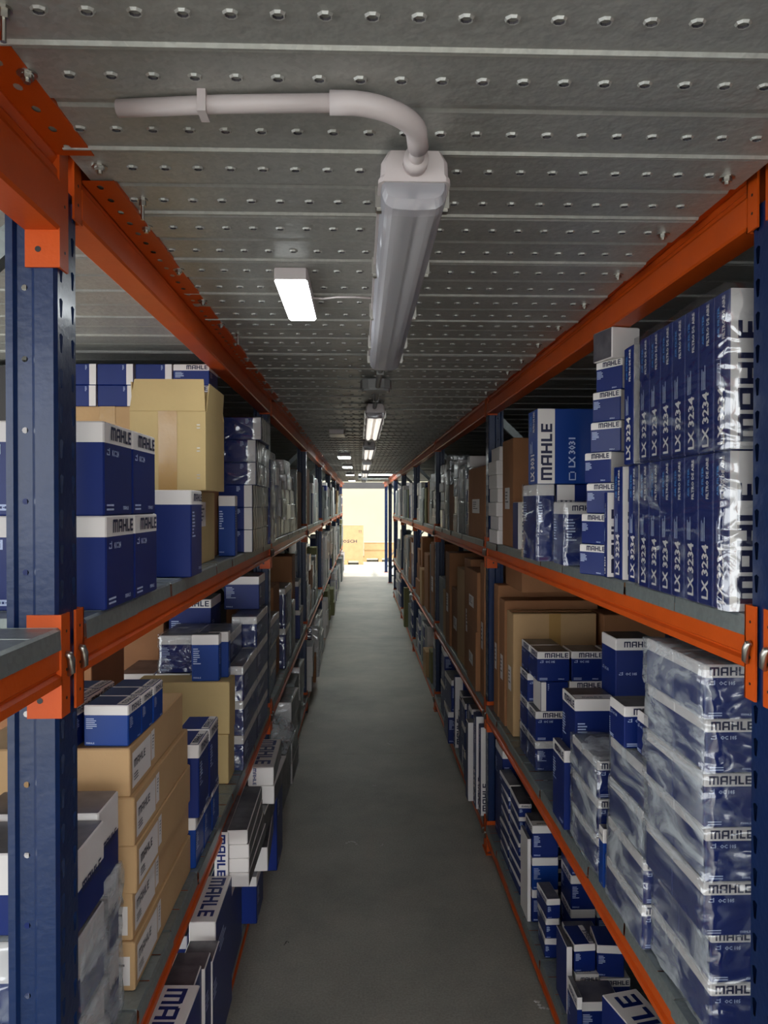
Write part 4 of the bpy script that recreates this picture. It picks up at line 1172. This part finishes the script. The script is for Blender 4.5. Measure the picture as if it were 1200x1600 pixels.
fill('R', 4, 'base', [('filter', .12, .5, .2, 2, '', 0, .01), ('white', .12, .5, .15, 3, 'S', 0, .02), ('filter', .12, .5, .14, 3, '', 0, .0)])
# left second and farther bays
fill('L', 1, 'mid', [('white', .12, .22, .075, 2, 'S', 0, 0), ('navybox', .2, .12, .36, 1, '', 0, 0), ('white', .16, .12, .11, 1, 'S', 0, 0), ('side', .2, .2, .10, 3, 're', 1, 0), ('white', .12, .30, .085, 5, 'S', 1, .004), ('white', .12, .30, .085, 4, 'S', 1, .0), ('grey', .14, .12, .40, 1, '', 1, 0), ('kraftd', .16, .42, .40, 1, '', 0, 0)])
fill('L', 1, 'low', [('filter', .1, .40, .125, 3, '', 1, -.01), ('kraftd', .25, .30, .50, 1, '', 0, -.03), ('filter', .12, .35, .23, 2, '', 1, .0), ('grey', .12, .30, .32, 1, '', 1, 0), ('kraftd', .2, .30, .60, 1, '', 0, -.02), ('filter', .12, .3, .2, 2, '', 0, 0)])
fill('L', 1, 'base', [('white', .12, .44, .118, 2, 'S', 1, .05), ('white', .12, .35, .11, 4, 'S', 1, .06), ('kraft', .2, .40, .30, 1, '', 0, .0), ('grey', .12, .3, .18, 2, '', 0, .02), ('white', .12, .3, .20, 2, 'S', 1, .02)])
fill('L', 2, 'mid', [('kraftd', .16, .3, .46, 1, '', 0, 0), ('grey', .14, .25, .3, 1, '', 0, 0), ('navybox', .14, .3, .36, 1, '', 0, 0), ('grey', .14, .3, .22, 2, '', 0, 0), ('white', .12, .35, .14, 3, 'S', 1, 0), ('grey', .12, .3, .2, 2, '', 0, 0)])
fill('L', 2, 'low', [('white', .12, .15, .16, 2, 'VS', 0, 0), ('white', .12, .25, .13, 4, 'VS', 0, 0), ('kraftd', .14, .3, .2, 2, '', 0, 0), ('white', .12, .3, .14, 3, 'S', 1, 0), ('grey', .12, .3, .15, 3, '', 1, 0), ('olive', .1, .25, .52, 1, '', 0, 0)])
fill('L', 2, 'base', [('white', .12, .3, .12, 3, 'S', 0, .04), ('kraftd', .12, .2, .22, 1, '', 0, .05), ('white', .13, .5, .22, 2, 'VS', 1, .06), ('grey', .12, .4, .14, 3, '', 1, .02), ('white', .12, .5, .2, 2, 'S', 1, .04)])
for bay in (3, 4, 5, 6):
    rq = random.Random(bay)
    mids = ['white', 'grey', 'navybox', 'white', 'kraft', 'grey', 'side']
    for lev, lim in (('mid', .44), ('low', .60), ('base', .46)):
        rec = []
        for i in range(5):
            st = rq.choice(mids if lev == 'mid' else ['white', 'grey', 'white', 'white', 'olive', 'filter'])
            n = rq.choice((1, 2, 3)); rec.append((st, .14, rq.uniform(.36, .46), lim / n * rq.uniform(.75, 1), n, 'r' if st == 'side' else '', 0, rq.uniform(0, .03) if lev != 'base' else rq.uniform(.02, .08)))
        fill('L', bay, lev, rec)

# plastic bag of cartons hanging out at the second left bay
t = empty('plastic_bag', (-.425, 3.93, CAM_Z + DB + .2376 + .087))
bm = bmesh.new(); bmesh.ops.create_icosphere(bm, subdivisions=3, radius=1)
rb = random.Random(2)
for v in bm.verts:
    k = 1 + .10 * math.sin(v.co.x * 7 + v.co.z * 5) + rb.uniform(-.04, .04)
    v.co = Vector((v.co.x * .085 * k, v.co.y * .20 * k, max(-.85, v.co.z) * .09 * k))
me = bpy.data.meshes.new('bag_skin'); bm.to_mesh(me); bm.free(); me.materials.append(M['filmclear']); link('bag_skin', me, t)
m = MB(); m.tube([(0, -.02, .07), (.004, -.02, .095), (.0, -.02, .11)], [.02, .008, .022], 'filmclear', 10); m.ob('bag_neck', t)
tag(t, 'crinkled clear plastic bag bulging into aisle past second left post', 'bag')

# ------------------------------------------------------------------ far end of the aisle
t = empty('pallet_crate', (-.32, 21.35, 0))
m = MB(); m.box(-.60, .42, -.35, .35, .14, 1.06, 'kraft'); m.ob('crate_body', t)
m = MB(); m.box(-.60, .42, -.35, .35, .10, .138, 'pallet'); m.box(-.60, .42, -.352, .352, 1.062, 1.075, 'kraft'); m.ob('crate_lid', t)
for x in (-.55, -.09, .33):
    m = MB(); m.box(x - .04, x + .09, -.35, .35, 0, .099, 'pallet'); m.ob('pallet_block', t)
vs, fs, w_ = text2d('BOSCH'); m = MB(); h = .085
for f in fs: m.poly([(-.22 + vs[i][0] * h * 1.25, -.3512, .60 + vs[i][1] * h) for i in f], 'dark')
m.ob('printed_lettering', t, recalc=False)
m = MB()
for d in (0, .05): m.box(.30 + d, .31 + d, -.3515, -.3505, .86, .95, 'dark'); m.box(.29 + d, .32 + d, -.3515, -.3505, .92, .93, 'dark')
m.ob('printed_arrows', t)
tag(t, 'large kraft crate on a pallet at the bright far end', 'crate')
for i, (z, a) in enumerate(((.12, .85), (.34, .95))):
    t = empty('flat_carton', (.48, 22.4, z))
    m = MB(); m.box(-.35, -.35 + a, -.3, .3, 0, .20, 'kraft'); m.ob('carton_body', t)
    m = MB(); m.box(-.36, -.34 + a, -.31, .31, .201, .212, 'kraftp'); m.ob('lid', t)
    tag(t, f'flat kraft carton on low pallet at far end, {"lower" if i == 0 else "upper"} of two', 'box')
t = empty('pallet', (.5, 22.4, 0))
for k in range(5):
    m = MB(); m.box(-.42, .58, -.36 + k * .16, -.28 + k * .16, .095, .118, 'pallet'); m.ob('pallet_board', t)
for x in (-.40, .04, .48):
    m = MB(); m.box(x, x + .1, -.36, .36, 0, .094, 'pallet'); m.ob('pallet_runner', t)
tag(t, 'low wooden pallet under two flat cartons at the far end', 'pallet')

# ------------------------------------------------------------------ litter on the floor
for i, (px, py, s, lab) in enumerate(((608, 1163, .022, 'small shiny scrap on the floor midway down the aisle'), (585, 1228, .012, 'tiny pale scrap on the floor past the middle'),
        (550, 1317, .030, 'curled strip of pale paper on the near floor'), (597, 1321, .012, 'tiny crumb of paper right of the curled strip'),
        (447, 1474, .012, 'dark crumb on near floor close to left shelf'), (818, 1372, .02, 'pale fleck on the floor beside right shelf beam'),
        (845, 1572, .03, 'torn pale paper bit on floor by nearest right beam'), (487, 1128, .02, 'pale curl of paper near the left floor shelf'))):
    p = at(px, py, z=-CAM_Z)
    m = MB(); rl = random.Random(i)
    pts = []
    nseg = 6
    for k in range(nseg + 1):
        u = k / nseg - .5; pts.append((u * s * 2, .35 * s * math.sin(k * 1.1 + i), .0012 + .004 * (math.sin(k * 1.3) ** 2)))
    for (a0, b0) in zip(pts, pts[1:]):
        m.box(min(a0[0], b0[0]), max(a0[0], b0[0]), a0[1] - s * .14, a0[1] + s * .14, max(.0004, a0[2] - .001), a0[2], 'litter' if i != 4 else 'black')
    o = m.ob('paper_scrap', loc=(p.x, p.y, 0)); o.rotation_euler = (0, 0, rl.uniform(0, 3)); tag(o, lab, 'litter', None)
